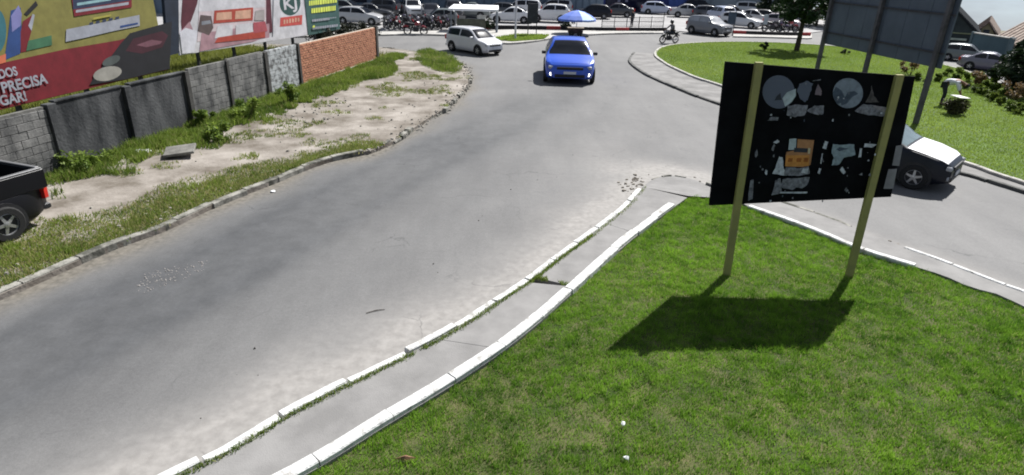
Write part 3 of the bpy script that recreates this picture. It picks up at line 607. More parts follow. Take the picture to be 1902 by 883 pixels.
def billboard(name, label, pa, pb, zb, zt, plane, facem, thick=.10, npost=4, ext_l=0.0, ext_r=0.0, legs=True, cat='billboard'):
    """frame box behind the face line pa-pb (photo points of the lower edge at height zb)"""
    a = P(pa[0], pa[1], zb)[:2]; b = P(pb[0], pb[1], zb)[:2]
    u = (b - a) / np.linalg.norm(b - a); a = a - u * ext_l; b = b + u * ext_r; n = np.array([u[1], -u[0]]); c = (a + b) / 2; Ln = np.linalg.norm(b - a); ang = math.atan2(u[1], u[0])
    root = empty(name, (c[0], c[1], 0.05), 0, label, cat); off = -n * thick / 2
    MB().box((off[0], off[1], (zb + zt) / 2 - .05), (Ln, thick, zt - zb), ang).build('panel', facem, root)
    for k in range(npost):
        t = (k + .5) / npost - .5; q = u * Ln * t - n * (thick + .07)
        MB().box((q[0], q[1], zt / 2 - .05), (.12, .12, zt), ang).build('post', METAL, root)
    for zz in (zb + .15, zt - .2):
        q = -n * (thick + .03); MB().box((q[0], q[1], zz), (Ln, .05, .08), ang).build('rail', METAL, root)
    return root, Face(root, a, b)

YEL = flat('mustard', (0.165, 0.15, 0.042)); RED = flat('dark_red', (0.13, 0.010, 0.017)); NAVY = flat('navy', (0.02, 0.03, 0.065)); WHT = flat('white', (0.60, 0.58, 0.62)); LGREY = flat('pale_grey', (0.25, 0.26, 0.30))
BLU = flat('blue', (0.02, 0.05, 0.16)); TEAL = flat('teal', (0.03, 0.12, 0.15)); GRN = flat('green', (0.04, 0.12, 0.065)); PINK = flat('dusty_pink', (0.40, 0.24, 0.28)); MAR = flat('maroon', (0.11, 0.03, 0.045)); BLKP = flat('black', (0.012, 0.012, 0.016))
PEACH = flat('peach', (0.62, 0.36, 0.26)); BRED = flat('brick_red', (0.42, 0.07, 0.05)); DGRN = flat('dark_green', (0.035, 0.085, 0.08)); LIME = flat('lime', (0.55, 0.62, 0.10)); LRED = flat('logo_red', (0.55, 0.09, 0.08))

def ell(cx, cy, rx, ry, n=20, tilt=0.0, a0=0, a1=2 * math.pi):
    return [(cx + rx * math.cos(a0 + (a1 - a0) * k / n) * math.cos(tilt) - ry * math.sin(a0 + (a1 - a0) * k / n) * math.sin(tilt), cy + rx * math.cos(a0 + (a1 - a0) * k / n) * math.sin(tilt) + ry * math.sin(a0 + (a1 - a0) * k / n) * math.cos(tilt)) for k in range(n if a1 - a0 > 6.2 else n + 1)]

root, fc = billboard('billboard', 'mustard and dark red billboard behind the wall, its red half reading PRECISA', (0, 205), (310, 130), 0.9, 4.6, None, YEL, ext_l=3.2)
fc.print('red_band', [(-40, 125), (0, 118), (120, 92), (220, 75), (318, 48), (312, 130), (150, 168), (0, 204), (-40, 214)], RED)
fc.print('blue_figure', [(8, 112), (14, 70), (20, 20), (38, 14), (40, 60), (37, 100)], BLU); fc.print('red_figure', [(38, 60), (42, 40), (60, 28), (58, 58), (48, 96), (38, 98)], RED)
fc.print('purple_figure', [(20, 30), (34, 10), (40, 26), (38, 48), (22, 60)], flat('violet', (.16, .16, .34))); fc.print('black_stroke', [(44, 26), (66, 2), (70, 10), (50, 30)], BLKP)
fc.print('grey_stroke', [(52, 48), (60, 26), (64, 28), (58, 58)], LGREY)
fc.print('teal_disc', ell(-6, 58, 17, 40), TEAL); fc.print('green_block', [(48, 95), (52, 76), (95, 66), (96, 84)], GRN)
fc.print('orange_block', [(-30, 122), (0, 104), (10, 100), (10, 116), (-30, 128)], flat('orange', (.45, .12, .06)))
fc.print('notice_border', [(131, -10), (244, -40), (244, 14), (137, 31)], RED); fc.print('notice_panel', [(134, -12), (241, -42), (241, 1), (135, 18)], NAVY)
for k, (a, b) in enumerate((((140, 24), (238, 9)),)):
    fc.print('notice_line', [(a[0], a[1]), (b[0], b[1]), (b[0], b[1] - 5), (a[0], a[1] - 5)], LGREY)
fc.print('notice_line', [(142, 11), (205, 1), (205, -4), (142, 6)], flat('sea_green', (.20, .33, .36)))
fc.print('white_strip', [(121, 78), (122, 55), (258, 28), (259, 48), (210, 58), (150, 72)], LGREY)
for k in range(5): x = 165 + k * 12; y = 47 - k * 2.6; fc.print('strip_mark', [(x, y), (x + 7, y - 1.6), (x + 7, y - 6), (x, y - 4.5)], NAVY)
fc.print('strip_line', [(222, 52), (255, 45), (255, 42), (222, 48)], BLU)
fc.print('mustard_shadow', [(172, 33), (205, 27), (205, 30), (172, 37)], flat('olive', (.28, .25, .05)))
fc.print('shoe_shadow', [(222, 82), (240, 62), (318, 40), (314, 128), (230, 148), (165, 158), (175, 140), (205, 105)], BLKP)
fc.print('shoe_print', [(232, 95), (246, 72), (300, 58), (311, 66), (300, 88), (262, 100)], flat('shoe_maroon', (.045, .012, .02)))
fc.print('shoe_lace', [(252, 84), (280, 74), (300, 77), (296, 82), (270, 88)], flat('dim_pink', (.14, .06, .08)))
fc.print('pillow_print', ell(198, 137, 27, 13, 20, -.22), flat('stone_grey', (.24, .23, .21))); fc.print('pillow_edge', ell(205, 113, 18, 8, 16, -.4), flat('charcoal', (.06, .07, .07)))
cor = [fc.pt(p) for p in ((302, -40), (331, -50), (333, 99), (313, 104))]; MB().add([tuple(p) for p in cor] + [tuple(p - fc.n * .12) for p in cor], [(0, 1, 2, 3), (7, 6, 5, 4), (0, 4, 5, 1), (1, 5, 6, 2), (2, 6, 7, 3), (3, 7, 4, 0)]).build('end_pillar', mat('dark_navy_steel', (.012, .018, .032), .7, .2, 2), root)
fc.text('DOS', (-2, 147), (32, 140), .26, LGREY, .03); fc.text('PRECISA', (4, 174), (88, 155), .31, LGREY, .03); fc.text('UGAR!', (-16, 201), (49, 187), .29, LGREY, .03)

root, fc = billboard('billboard', 'pale pink furniture billboard with dark green oval KJ logo behind the wall', (335, 103), (571, 66), 0.9, 4.6, None, WHT)
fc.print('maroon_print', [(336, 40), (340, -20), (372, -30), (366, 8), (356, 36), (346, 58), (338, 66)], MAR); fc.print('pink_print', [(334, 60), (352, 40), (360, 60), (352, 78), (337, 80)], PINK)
fc.print('pink_wall', [(366, 78), (500, 60), (500, -30), (372, -20)], flat('rose_white', (.62, .52, .55))); fc.print('white_wall', [(368, 22), (492, 14), (492, -20), (372, -14)], WHT)
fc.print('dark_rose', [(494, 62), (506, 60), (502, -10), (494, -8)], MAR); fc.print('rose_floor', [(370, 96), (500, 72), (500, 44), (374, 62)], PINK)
fc.print('armchair_print', [(367, 58), (372, 28), (392, 30), (396, 52), (388, 66)], flat('umber', (.12, .09, .09))); fc.print('armchair_light', [(374, 40), (390, 38), (392, 44), (374, 47)], LGREY)
fc.print('sofa_frame', [(396, 44), (398, 20), (470, 14), (469, 38)], BRED)
fc.print('sofa_cushion', [(401, 38), (402, 24), (430, 22), (430, 36)], PEACH); fc.print('sofa_cushion', [(436, 36), (437, 21), (466, 18), (465, 34)], PEACH)
fc.print('sofa_seat', [(398, 72), (404, 48), (432, 46), (431, 66)], WHT); fc.print('sofa_seat', [(437, 66), (438, 46), (468, 43), (470, 60)], WHT)
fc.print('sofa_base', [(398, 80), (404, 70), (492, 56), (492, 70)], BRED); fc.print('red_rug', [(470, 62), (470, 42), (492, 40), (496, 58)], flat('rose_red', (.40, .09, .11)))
fc.print('grey_cabinet', [(472, 38), (474, 20), (490, 18), (491, 38)], flat('greige', (.38, .34, .34)))
fc.print('lamp_print', [(338, 100), (333, 60), (344, 52), (366, 58), (360, 98)], flat('cool_white', (.66, .65, .72)))
fc.print('white_column', [(506, 76), (508, -30), (566, -36), (571, 65)], WHT); fc.print('white_swoosh', [(455, 84), (480, 74), (520, 66), (520, 73)], WHT)
fc.print('logo_oval', ell(538, 6, 19.5, 23, 24), DGRN); fc.text('KJ', (528, 26), (552, 22), .80, WHT, .02)
fc.print('logo_ribbon', [(519, 50), (520, 33), (561, 28), (560, 46)], LRED)
for k in range(6): x = 526 + k * 5.2; fc.print('ribbon_mark', [(x, 45 - k * .9), (x + 3, 44.4 - k * .9), (x + 3, 36.5 - k * .9 + (k % 2) * 2), (x, 37 - k * .9)], PEACH)

root, fc = billboard('billboard', 'dark green billboard with lime lettering at the far end of the wall', (573, 66), (632, 54), 0.9, 4.6, None, DGRN, npost=2)
for y, x0, x1, m, hh in ((11, 574, 624, LIME, 9), (25, 578, 622, LIME, 9), (41, 579, 610, LGREY, 4.5), (36, 600, 623, LGREY, 1.5), (55, 579, 623, LGREY, 4.5)):
    x = x0
    while x < x1:
        w = rnd.uniform(2.2, 4.2); s = -(x - x0) * .12; fc.print('letter_mark', [(x, y + s), (x + w, y + s - .3), (x + w, y + s - hh - .3), (x, y + s - hh)], m); x += w + (.9 if m is LIME else .7)
fc.print('corner_mark', [(579, 52), (583, 51), (583, 47), (579, 48)], LIME)

# grass of the lot behind the wall
lot = [wall_xy(8) - WN * .25, wall_xy(36) - WN * .25, wall_xy(36) - WN * 16, wall_xy(8) - WN * 16]
tag(sheet('lot_ground', lot, .112, mat('lot_soil', (.09, .10, .03), .95, .35, 1.0)), kind='structure')
def behind(q): return in_view(q, .1, 200)
q = scatter(lot, 46000, behind); tn = .25 + .5 * vnoise(q, .7, 71) + .25 * nr.random(len(q))
tag(blades('lot_grass', q, .10, .26, .04, leafmat('lot_grass_blade', (.10, .12, .02), (.22, .24, .05), .4), .8, tn), 'tall yellow-green grass growing behind the boundary wall', 'grass', kind='stuff')

# ------------------------------------------------------------------ notice board on yellow posts
def notice_board():
    BP = mat('yellow_painted_post', (0.34, 0.32, 0.11), .7, scale=3, col2=(0.24, 0.23, 0.09), bump=.2)
    pl, pr = P(1350, 512, .04), P(1577, 514, .04); c = (pl + pr) / 2
    root = empty('notice_board', (c[0], c[1], 0.04), 0, 'large black notice board with torn posters on two yellow posts in the lawn', 'notice board')
    u = (pr - pl)[:2]; u /= np.linalg.norm(u); n = np.array([u[1], -u[0]]); ang = math.atan2(u[1], u[0])
    fa, fb = pl[:2] - n * .05, pr[:2] - n * .05                 # the panel stands behind the posts
    f = Face(root, fa, fb)
    cor = [VP(x, y, fa, fb) for x, y in ((1318, 382), (1655, 366), (1700, 143), (1348, 115))]
    vs = [tuple(p - f.o) for p in cor] + [tuple(p - f.o - f.n * .05) for p in cor]
    MB().add(vs, [(0, 1, 2, 3), (7, 6, 5, 4), (0, 4, 5, 1), (1, 5, 6, 2), (2, 6, 7, 3), (3, 7, 4, 0)]).build('panel', BLACK, root)
    for (x0, y0, x1, y1) in ((1350, 512, 1410, 116), (1577, 514, 1671, 139)):
        b = P(x0, y0, .04); t = VP(x1, y1, pl, pr)
        mb = MB(); bx = b - f.o; tx = t - f.o; w = .060; vs = []
        for q in (bx + np.array([0, 0, -.2]), tx):
            for s1, s2 in ((-1, 1), (1, 1), (1, -1), (-1, -1)): e = np.append(u * s1 * w - n * s2 * (-.035), 0); vs.append(tuple(q + e))
        mb.add(vs, [(0, 1, 5, 4), (1, 2, 6, 5), (2, 3, 7, 6), (3, 0, 4, 7), (4, 5, 6, 7), (3, 2, 1, 0)]).build('post', BP, root)
    SL = mat('faded_slate_paper', (.14, .165, .225), .85, .3, 9, col2=(.095, .11, .15)); PB = mat('faded_pale_paper', (.36, .43, .46), .85, .2, 9); GY = mat('grey_torn_paper', (.16, .165, .19), .9, .5, 14); WH = mat('white_torn_paper', (.42, .45, .50), .9, .3, 14)
    ORG = mat('orange_paper', (.50, .22, .055), .85, .2, 9); BRN = mat('brown_paper', (.36, .18, .085), .85, .15, 9); DK = mat('dark_paper_print', (.03, .035, .045), .8, .3, 9); DKB = mat('slate_blue_print', (.055, .075, .105), .8, .3, 9)
    def torn(pts, m, name='paper_scrap', j=1.2, sub=3):
        out = []
        for i in range(len(pts)):
            a, b = np.array(pts[i], float), np.array(pts[(i + 1) % len(pts)], float)
            for k in range(sub): out.append(tuple(a + (b - a) * k / sub + (np.array([rnd.uniform(-j, j), rnd.uniform(-j, j)]) if k else 0)))
        return f.print(name, out, m)
    f.print('paper_disc', [p for p in ell(1446, 171, 30, 31, 26)], SL); f.print('paper_leaf', [(1453, 183), (1461, 172), (1478, 165), (1478, 178), (1470, 190), (1458, 198)], PB)
    torn([(1438, 187), (1443, 178), (1449, 172), (1452, 186)], DK, j=.6)
    torn([(1480, 170), (1484, 156), (1498, 150), (1510, 155), (1504, 172), (1500, 186), (1494, 190), (1484, 180)], SL); torn([(1513, 176), (1519, 156), (1526, 170), (1524, 178)], flat('dim_rose', (.15, .12, .14)))
    torn([(1460, 214), (1462, 196), (1482, 194), (1500, 195), (1494, 214), (1476, 218)], GY); torn([(1498, 206), (1512, 196), (1530, 196), (1528, 212), (1520, 214)], GY)
    torn([(1508, 150), (1524, 147), (1524, 149), (1509, 151)], GY, j=.3); torn([(1425, 224), (1432, 217), (1446, 218), (1444, 224)], GY, j=.6)
    f.print('paper_disc', ell(1574, 173, 28, 28, 26), mat('faded_blue_disc', (.17, .205, .25), .85, .2, 9))
    f.print('disc_print', [(1546, 172), (1552, 161), (1562, 168), (1568, 180), (1562, 190), (1554, 194), (1548, 184)], DKB); f.print('disc_print', [(1568, 180), (1574, 171), (1586, 169), (1593, 174), (1582, 180), (1572, 192), (1562, 196), (1560, 188)], DKB)
    torn([(1606, 190), (1616, 170), (1618, 158), (1622, 178), (1632, 190)], mat('dim_brown_paper', (.07, .065, .065), .9, .4, 14)); torn([(1586, 206), (1602, 193), (1622, 195), (1647, 200), (1643, 216), (1612, 214)], GY); torn([(1618, 195), (1647, 200), (1645, 209), (1628, 203)], mat('pale_mauve_paper', (.22, .205, .22), .9, .3, 14), j=.6)
    torn([(1463, 278), (1465, 258), (1478, 257), (1477, 278)], PB, j=.5); f.print('orange_poster', [(1458, 288), (1460, 282), (1479, 278), (1480, 258), (1511, 260), (1504, 306), (1490, 310), (1458, 309)], BRN)
    f.print('orange_poster', [(1457, 308), (1459, 288), (1502, 288), (1501, 308)], ORG); f.print('poster_slot', [(1473, 282), (1474, 274), (1499, 275), (1498, 283)], DK); f.print('poster_slot', [(1499, 285), (1500, 274), (1504, 275), (1503, 285)], mat('cream_paper', (.45, .40, .27), .9, .1, 9))
    for x in (1462, 1478, 1491): torn([(x, 300), (x + 1, 293), (x + 9, 293), (x + 8, 300)], mat('rust_print', (.28, .09, .02), .85, .2, 9), 'poster_mark', .5)
    torn([(1433, 322), (1440, 306), (1446, 290), (1452, 292), (1454, 312), (1460, 325)], WH); torn([(1455, 324), (1458, 310), (1480, 312), (1500, 308), (1502, 322), (1480, 326)], GY); torn([(1486, 320), (1490, 312), (1500, 312), (1498, 322)], WH, j=.6)
    torn([(1431, 362), (1438, 334), (1448, 330), (1450, 358)], GY); torn([(1446, 346), (1452, 332), (1476, 330), (1502, 328), (1496, 344), (1470, 352)], GY, j=2.2); torn([(1446, 358), (1447, 355), (1498, 355), (1497, 358)], WH, j=.4)
    torn([(1434, 264), (1442, 258), (1446, 262), (1440, 266)], WH, j=.8); torn([(1431, 276), (1436, 266), (1438, 270), (1434, 280)], GY, j=.8); torn([(1400, 284), (1404, 276), (1406, 286), (1402, 292)], GY, j=.8); torn([(1388, 372), (1392, 334), (1398, 332), (1396, 368)], GY); torn([(1419, 322), (1420, 314), (1424, 316), (1422, 324)], WH, j=.5)
    torn([(1525, 274), (1530, 261), (1536, 262), (1532, 276)], WH, j=.8); torn([(1521, 302), (1524, 284), (1526, 284), (1523, 304)], WH, j=.4); torn([(1516, 320), (1519, 311), (1523, 312), (1520, 322)], WH, j=.5)
    torn([(1542, 284), (1544, 266), (1556, 268), (1584, 267), (1586, 286), (1564, 292), (1556, 304), (1542, 306), (1546, 292)], mat('blue_grey_torn_paper', (.21, .27, .31), .9, .3, 14)); torn([(1550, 276), (1556, 272), (1574, 275), (1556, 280)], DKB, j=.5)
    torn([(1557, 314), (1562, 308), (1568, 318), (1564, 322)], WH, j=.6); torn([(1591, 291), (1594, 274), (1598, 274), (1596, 291)], WH, j=.5); torn([(1601, 272), (1603, 265), (1625, 267), (1616, 273)], WH, j=.7); torn([(1625, 292), (1629, 276), (1632, 278), (1629, 292)], WH, j=.5)
    torn([(1565, 352), (1569, 346), (1573, 352), (1570, 356)], GY, j=.5); torn([(1591, 323), (1598, 319), (1598, 324)], GY, j=.4); torn([(1609, 324), (1613, 319), (1614, 326)], GY, j=.4)
    for k in range(46):
        x, y = rnd.choice(((rnd.uniform(1400, 1630), rnd.uniform(256, 372)), (rnd.uniform(1420, 1640), rnd.uniform(150, 225)))); w = rnd.uniform(.8, 3.2); h = rnd.uniform(1, 4.5)
        if 1452 < x < 1512 and y < 330 and y > 250: continue
        torn([(x, y), (x + w, y - h * .3), (x + w * .9, y + h), (x - w * .2, y + h * .8)], rnd.choice((GY, WH, DKB, GY)), j=.5, sub=2)
    GP = mat('grey_backing_sheet', (.20, .195, .215), .9, .15, 6)
    f.print('paper_sheet', [(1650, 304), (1657, 268), (1670, 266), (1663, 305)], GP); f.print('paper_sheet', [(1634, 347), (1643, 311), (1659, 310), (1652, 347)], GP)
notice_board()

# ------------------------------------------------------------------ roundabout: lawn, apron, kerbs, planting
RKi = resample(RK_IN, 0.5); RKo = resample(RK_OUT, 0.5); RKf = resample(RK_FAR, .6)
round_pts = list(RKi) + [RKf[-1]] + list(RKf[::-1][1:-1])
rlawn = tag(sheet('lawn', round_pts, 0.12, mat('round_lawn_soil', (.06, .10, .018), .95, .25, 1.0)), kind='structure')
i0 = int(np.argmin(np.linalg.norm(RKi - RKo[0], axis=1)))
apron = tag(sheet('apron', list(RKo) + list(RKi[i0:][::-1]), 0.075, mat('apron_cement', (.17, .165, .16), .9, .25, 1.2, bump=.2)), kind='structure')
kerb(rlawn, RK_IN, .16, -.05, .16, 1.0, .02, CONC, jit=.008)
kerb(apron, RK_OUT, .15, -.05, .09, 1.0, .03, DARKK, jit=.012)
kerb(rlawn, RK_FAR, .16, -.05, .15, 1.0, .02, CONC, jit=.006)
q = scatter(round_pts, 185000, lambda q: in_view(q, .1, 420)); tn = .42 * vnoise(q, 2.2, 81) + .22 * vnoise(q, .5, 82) + .36 * nr.random(len(q))
tag(blades('round_grass', q, .12, .055, .030, GRASSFAR, .9, tn), 'bright green mown grass of the roundabout lawn', 'grass', kind='stuff')

def tree(name, x, y, z, h, trunk_r, crown_z, crown_r, m, label, k=46, per=150, size=.12, flat=.8, group=None):
    root = empty(name, (x, y, z), rnd.uniform(0, 6), label, 'tree', group)
    tr = MB(); top = (rnd.uniform(-.1, .1), rnd.uniform(-.1, .1), crown_z)
    tr.tube([(0, 0, -.1), (0.02, 0, .12), (top[0] * .5, top[1] * .5, crown_z * .5), top], [trunk_r * 1.5, trunk_r * 1.05, trunk_r * .9, trunk_r * .75], 10)
    cen = []
    for i in range(k):
        w = rnd.uniform(0, 6.283); rr = crown_r * math.sqrt(rnd.random()) * .92; zz = crown_z + (h - crown_z) * rnd.uniform(.0, .95) * (1.05 - .45 * (rr / crown_r) ** 2)
        cen.append((rr * math.cos(w), rr * math.sin(w), zz))
    for i in range(0, k, 4):
        c = cen[i]; tr.tube([top, (c[0] * .45 + top[0] * .5, c[1] * .45 + top[1] * .5, (top[2] + c[2]) / 2 + .05), c], [trunk_r * .5, trunk_r * .3, trunk_r * .1], 6)
    tr.build('trunk', BARK, root, True)
    leafcloud('crown', cen, [crown_r * rnd.uniform(.16, .30) for _ in cen], per, size, m, root, flat)
    return root
p = P(1480, 95, .12); tree('roundabout_tree', p[0], p[1], .12, 5.4, .17, 2.0, 2.1, LEAF, 'slim-trunked dark green tree standing on the roundabout lawn', k=60, per=130, size=.13)
# small stump shrub in the tree's shade, and one more on the far edge
p = P(1420, 95, .12); bush('lawn_shrub', p[0], p[1], .12, .22, .62, LEAFD, 'small dark upright shrub left of the roundabout tree', k=8, per=60, size=.07)
p = P(1571, 101, .12); bush('lawn_shrub', p[0], p[1], .12, .18, .35, LEAFD, 'tiny dark shrub between the posts of the grey billboard', k=6, per=50, size=.06)
# garden bed on the right
bed = [(1690, 140, 'red'), (1704, 150, 'g'), (1722, 158, 'd'), (1775, 150, 'd'), (1792, 165, 'g'), (1795, 152, 'd'), (1808, 172, 'g'), (1812, 160, 'red'), (1826, 178, 'g'), (1832, 164, 'd'), (1842, 188, 'g'), (1848, 172, 'g'), (1858, 196, 'g'), (1866, 180, 'd'), (1872, 206, 'd'), (1884, 190, 'tall'), (1892, 212, 'g'), (1780, 138, 'd'), (1820, 150, 'g'), (1845, 158, 'g'), (1740, 152, 'g'), (1758, 142, 'd')]
BL = {'red': 'reddish croton shrub in the roundabout garden bed', 'g': 'yellow-green leafy plant in the roundabout garden bed', 'd': 'dark green leafy plant in the roundabout garden bed', 'tall': 'pale yellow-brown plant at the right end of the garden bed'}
for i, (px, py, k) in enumerate(bed):
    p = P(px, py, .12); m = {'red': LEAFR, 'g': LEAFG, 'd': WEED, 'tall': LEAFR}[k]; hh = {'red': .75, 'g': .42, 'd': .42, 'tall': .9}[k] * rnd.uniform(.85, 1.15)
    lb = BL[k]
    if k == 'red': lb = ('reddish croton shrub at the billboard end of the garden bed', 'reddish croton shrub in the middle of the garden bed')[px > 1750]
    bush('garden_plant', p[0], p[1], .12, hh * .5, hh, m, lb, 'plant', 60, .065, 9, 'plants of the roundabout garden bed')

# grey billboard seen from behind
def grey_board():
    BK = mat('grey_billboard_back', (.085, .105, .13), .6, .12, 1.0, metal=.2)
    zb, zt = 2.36, 5.6; a = P(1535, 71, zb)[:2]; b = P(1752, 115, zb)[:2]; u = (b - a) / np.linalg.norm(b - a); n = np.array([u[1], -u[0]]); c = (a + b) / 2; Ln = np.linalg.norm(b - a); ang = math.atan2(u[1], u[0])
    root = empty('billboard', (c[0], c[1], .12), 0, 'grey backside of a tall billboard standing on the roundabout lawn', 'billboard')
    for k in range(6):
        t = ((k + .5) / 6 - .5) * Ln; MB().box((u[0] * t, u[1] * t, (zb - .24 + zt) / 2 - .12), (Ln / 6 - .02, .05, zt - zb + .24), ang, bev=.008).build('sheet_panel', BK, root)
    for z in (zb + .25, zb + 1.5, zt - .3):
        q = n * .055; MB().box((q[0], q[1], z - .12), (Ln, .05, .07), ang).build('rail', METAL, root)
    for t in (-.5, -.03, .46):
        q = u * Ln * t + n * .12; MB().box((q[0], q[1], zt / 2 - .1), (.15, .14, zt + .1), ang, bev=.01).build('post', mat('weathered_steel_post', (.085, .08, .085), .7, .3, 3), root)
grey_board()
# planter box / stump with white lid and its worker
p = P(1768, 212, .12); pr_ = empty('tree_guard', (p[0], p[1], .12), .3, 'round brown hedge stump with a white board lying on top, beside the bending person', 'stump')
leafcloud('hedge', [(rnd.uniform(-.28, .28), rnd.uniform(-.28, .28), rnd.uniform(.12, .5)) for _ in range(24)], .2, 60, .06, leafmat('brown_hedge_leaf', (.035, .04, .018), (.09, .085, .035), .25), pr_)
MB().tube([(0, 0, -.05), (0, 0, .5)], [.16, .13], 9).build('core', BARK, pr_)
o = MB().box((0, 0, .68), (.7, .42, .035), .2, bev=.008).build('lid_board', mat('white_board', (.66, .66, .60), .7, .1, 5), pr_); o.rotation_euler = (.08, .12, 0)

# ------------------------------------------------------------------ far side: pavements, lot, kerbs, buildings
FK1 = PL([(300, 72), (640, 66), (760, 63.5), (850, 66), (900, 74), (940, 80), (985, 77), (1040, 69), (1110, 63), (1170, 61.5), (1232, 61)], .1)
fp = list(resample(FK1, .6)) + PL([(1232, 56), (1100, 57), (1040, 57), (960, 55), (880, 56), (760, 58), (640, 60), (300, 66)], .1)
fpave = tag(sheet('pavement', fp, .10, PAVE), kind='structure')
kerb(fpave, FK1, .14, -.05, .12, 1.2, .03, CONC, jit=.008)
FK2 = PL([(1362, 67.5), (1430, 69), (1500, 71), (1508, 69)], .1)
fpave2 = tag(sheet('pavement', list(resample(FK2, .6)) + PL([(1508, 62), (1430, 60), (1362, 60)], .1), .10, PAVE), kind='structure')
lot_pts = [P(300, 66)[:2], P(640, 60)[:2], P(760, 58)[:2], P(960, 55)[:2], P(1100, 57)[:2], P(1232, 56.5)[:2], P(1290, 62)[:2], P(1362, 60)[:2], P(1508, 62)[:2], np.array([34, 66.]), np.array([34, 88.]), np.array([-40, 88.]), np.array([-40, 52.])]
tag(sheet('parking_lot', lot_pts, .06, LOTC), kind='structure')
# red and black planter kerb
def lowkerb(line, label):
    r = empty('low_kerb_wall', (0, 0, 0), 0, label, 'kerb wall'); ln = resample(line, 1.2)
    KB = mat('black_kerb_paint', (.022, .02, .022), .8, .3, 3); KR = mat('red_kerb_paint', (.33, .05, .05), .8, .25, 3)
    for i, (a, b) in enumerate(zip(ln[:-1], ln[1:])):
        c = (a + b) / 2; d = b - a; w = math.atan2(d[1], d[0]); MB().box((c[0], c[1], .2), (np.linalg.norm(d) - .02, .16, .3), w, bev=.015).build('kerb_block', KB if i % 5 else KR, r)
lowkerb(PL([(885, 53), (960, 53.5), (1040, 55), (1120, 57), (1238, 57.5)], .1), 'low black and red painted kerb wall in front of the parked white cars')
lowkerb(PL([(1360, 62.5), (1430, 65), (1505, 66.5)], .1), 'low black and red painted kerb wall right of the lot entrance')
# small grass patch with the light pole
gpts = PL([(905, 72), (960, 64), (1020, 65), (1010, 73), (950, 77)], .12)
tag(sheet('grass_patch', gpts, .115, mat('patch_soil', (.09, .11, .03), .95, .3, 1), skirt=.1), kind='structure')
q = scatter(gpts, 5000); tag(blades('patch_grass', q, .11, .10, .05, GRASSFAR, .8, None), 'small patch of grass round the white light pole', 'grass', kind='stuff')

def building(name, label, a, b, depth, h, wallm, z0=0.0, parts=None):
    """box building whose front runs from ground point a to b (seen left to right)"""
    a = np.array(a, float); b = np.array(b, float); u = (b - a) / np.linalg.norm(b - a); n = np.array([-u[1], u[0]]); Ln = np.linalg.norm(b - a); ang = math.atan2(u[1], u[0])
    root = empty(name, (a[0], a[1], z0), ang, label, 'building')
    MB().box((Ln / 2, depth / 2, h / 2 - .3), (Ln, depth, h + .6)).build('wall', wallm, root)
    return root, Ln
SHED = mat('blue_grey_cladding', (.16, .21, .27), .55, .08, .6)
RIBM = mat('cladding_rib', (.11, .15, .20), .55, .08, .6)
a, b = (-34, 57.5), (9.3, 73); sh, Ln = building('warehouse', 'long blue-grey clad warehouse behind the parked cars', a, b, 14, 6.5, SHED)
mb = MB()
for k in range(int(Ln / .8)): mb.box((k * .8 + .3, -.03, 3.2), (.10, .06, 6.5))
o = mb.build('cladding_ribs', RIBM, sh); o['kind'] = 'stuff'
for k in range(5): MB().box((6 + k * 8.2, -.1, 3.2), (.35, .14, 6.5)).build('pilaster', mat('shed_pilaster', (.12, .16, .21), .6, .1, 1), sh)
MB().box((Ln / 2, 7, 6.9), (Ln + .6, 14.6, .5), bev=.06).build('roof', METAL, sh)
for x in (19.6, 21.6): MB().box((x, -.06, 1.7), (1.5, .1, 1.2), bev=.02).build('window', mat('dark_window', (.02, .022, .035), .2, .2, 3), sh)
MB().box((26.5, -.5, 2.2), (5.5, 1.0, .2), bev=.03).build('awning', mat('maroon_awning', (.10, .05, .09), .7, .2, 2), sh)
sb, Ln = building('blue_shop', 'dark blue shop front with orange fascia strip behind the railing', (9.4, 76.2), (21.2, 80.5), 10, 4.2, mat('deep_blue_paint', (.03, .045, .17), .6, .2, .8))
MB().box((Ln / 2, -.12, 2.25), (Ln, .2, .28), bev=.03).build('fascia', mat('orange_fascia', (.52, .20, .11), .6, .15, 2), sb)
MB().box((Ln * .30, -.05, .95), (Ln * .5, .1, 1.9)).build('shop_window', mat('dark_shop_glass', (.012, .014, .035), .15, .2, 2), sb)
MB().box((Ln * .62, -.12, .7), (.9, .08, 1.1), bev=.02).build('white_sign', mat('white_sign_board', (.5, .53, .6), .6, .1, 3), sb)
for x in (.18, .26): MB().box((Ln * x, -.13, 1.4), (.35, .05, .45)).build('poster', mat('grey_poster', (.22, .22, .3), .7, .2, 3), sb)
MB().box((Ln * .83, -.05, 1.3), (Ln * .22, .12, 2.2)).build('lit_blue_wall', mat('lit_blue_colour', (.08, .13, .38), .6, .15, .8), sb)  # lit stretch of the blue wall, the light put into a brighter blue
MB().box((Ln / 2, 5, 4.4), (Ln + .3, 10.3, .3), bev=.04).build('roof', METAL, sb)
ps, Ln = building('pale_shed', 'pale grey rendered shed behind the cars on the right of the lot', (21.4, 79.5), (33.6, 76.5), 10, 6.0, mat('pale_grey_render', (.33, .37, .40), .8, .12, .5))
MB().box((Ln / 2, -.06, .45), (Ln, .12, .9)).build('plinth', mat('plinth_grey', (.22, .25, .27), .8, .12, .5), ps); MB().box((Ln / 2, 5, 6.2), (Ln + .3, 10.3, .3), bev=.04).build('roof', METAL, ps)
for k in range(4): MB().box((1.5 + k * 3.0, -.08, 3), (.18, .12, 6)).build('pilaster', mat('pilaster_grey', (.27, .31, .34), .8, .1, 1), ps)

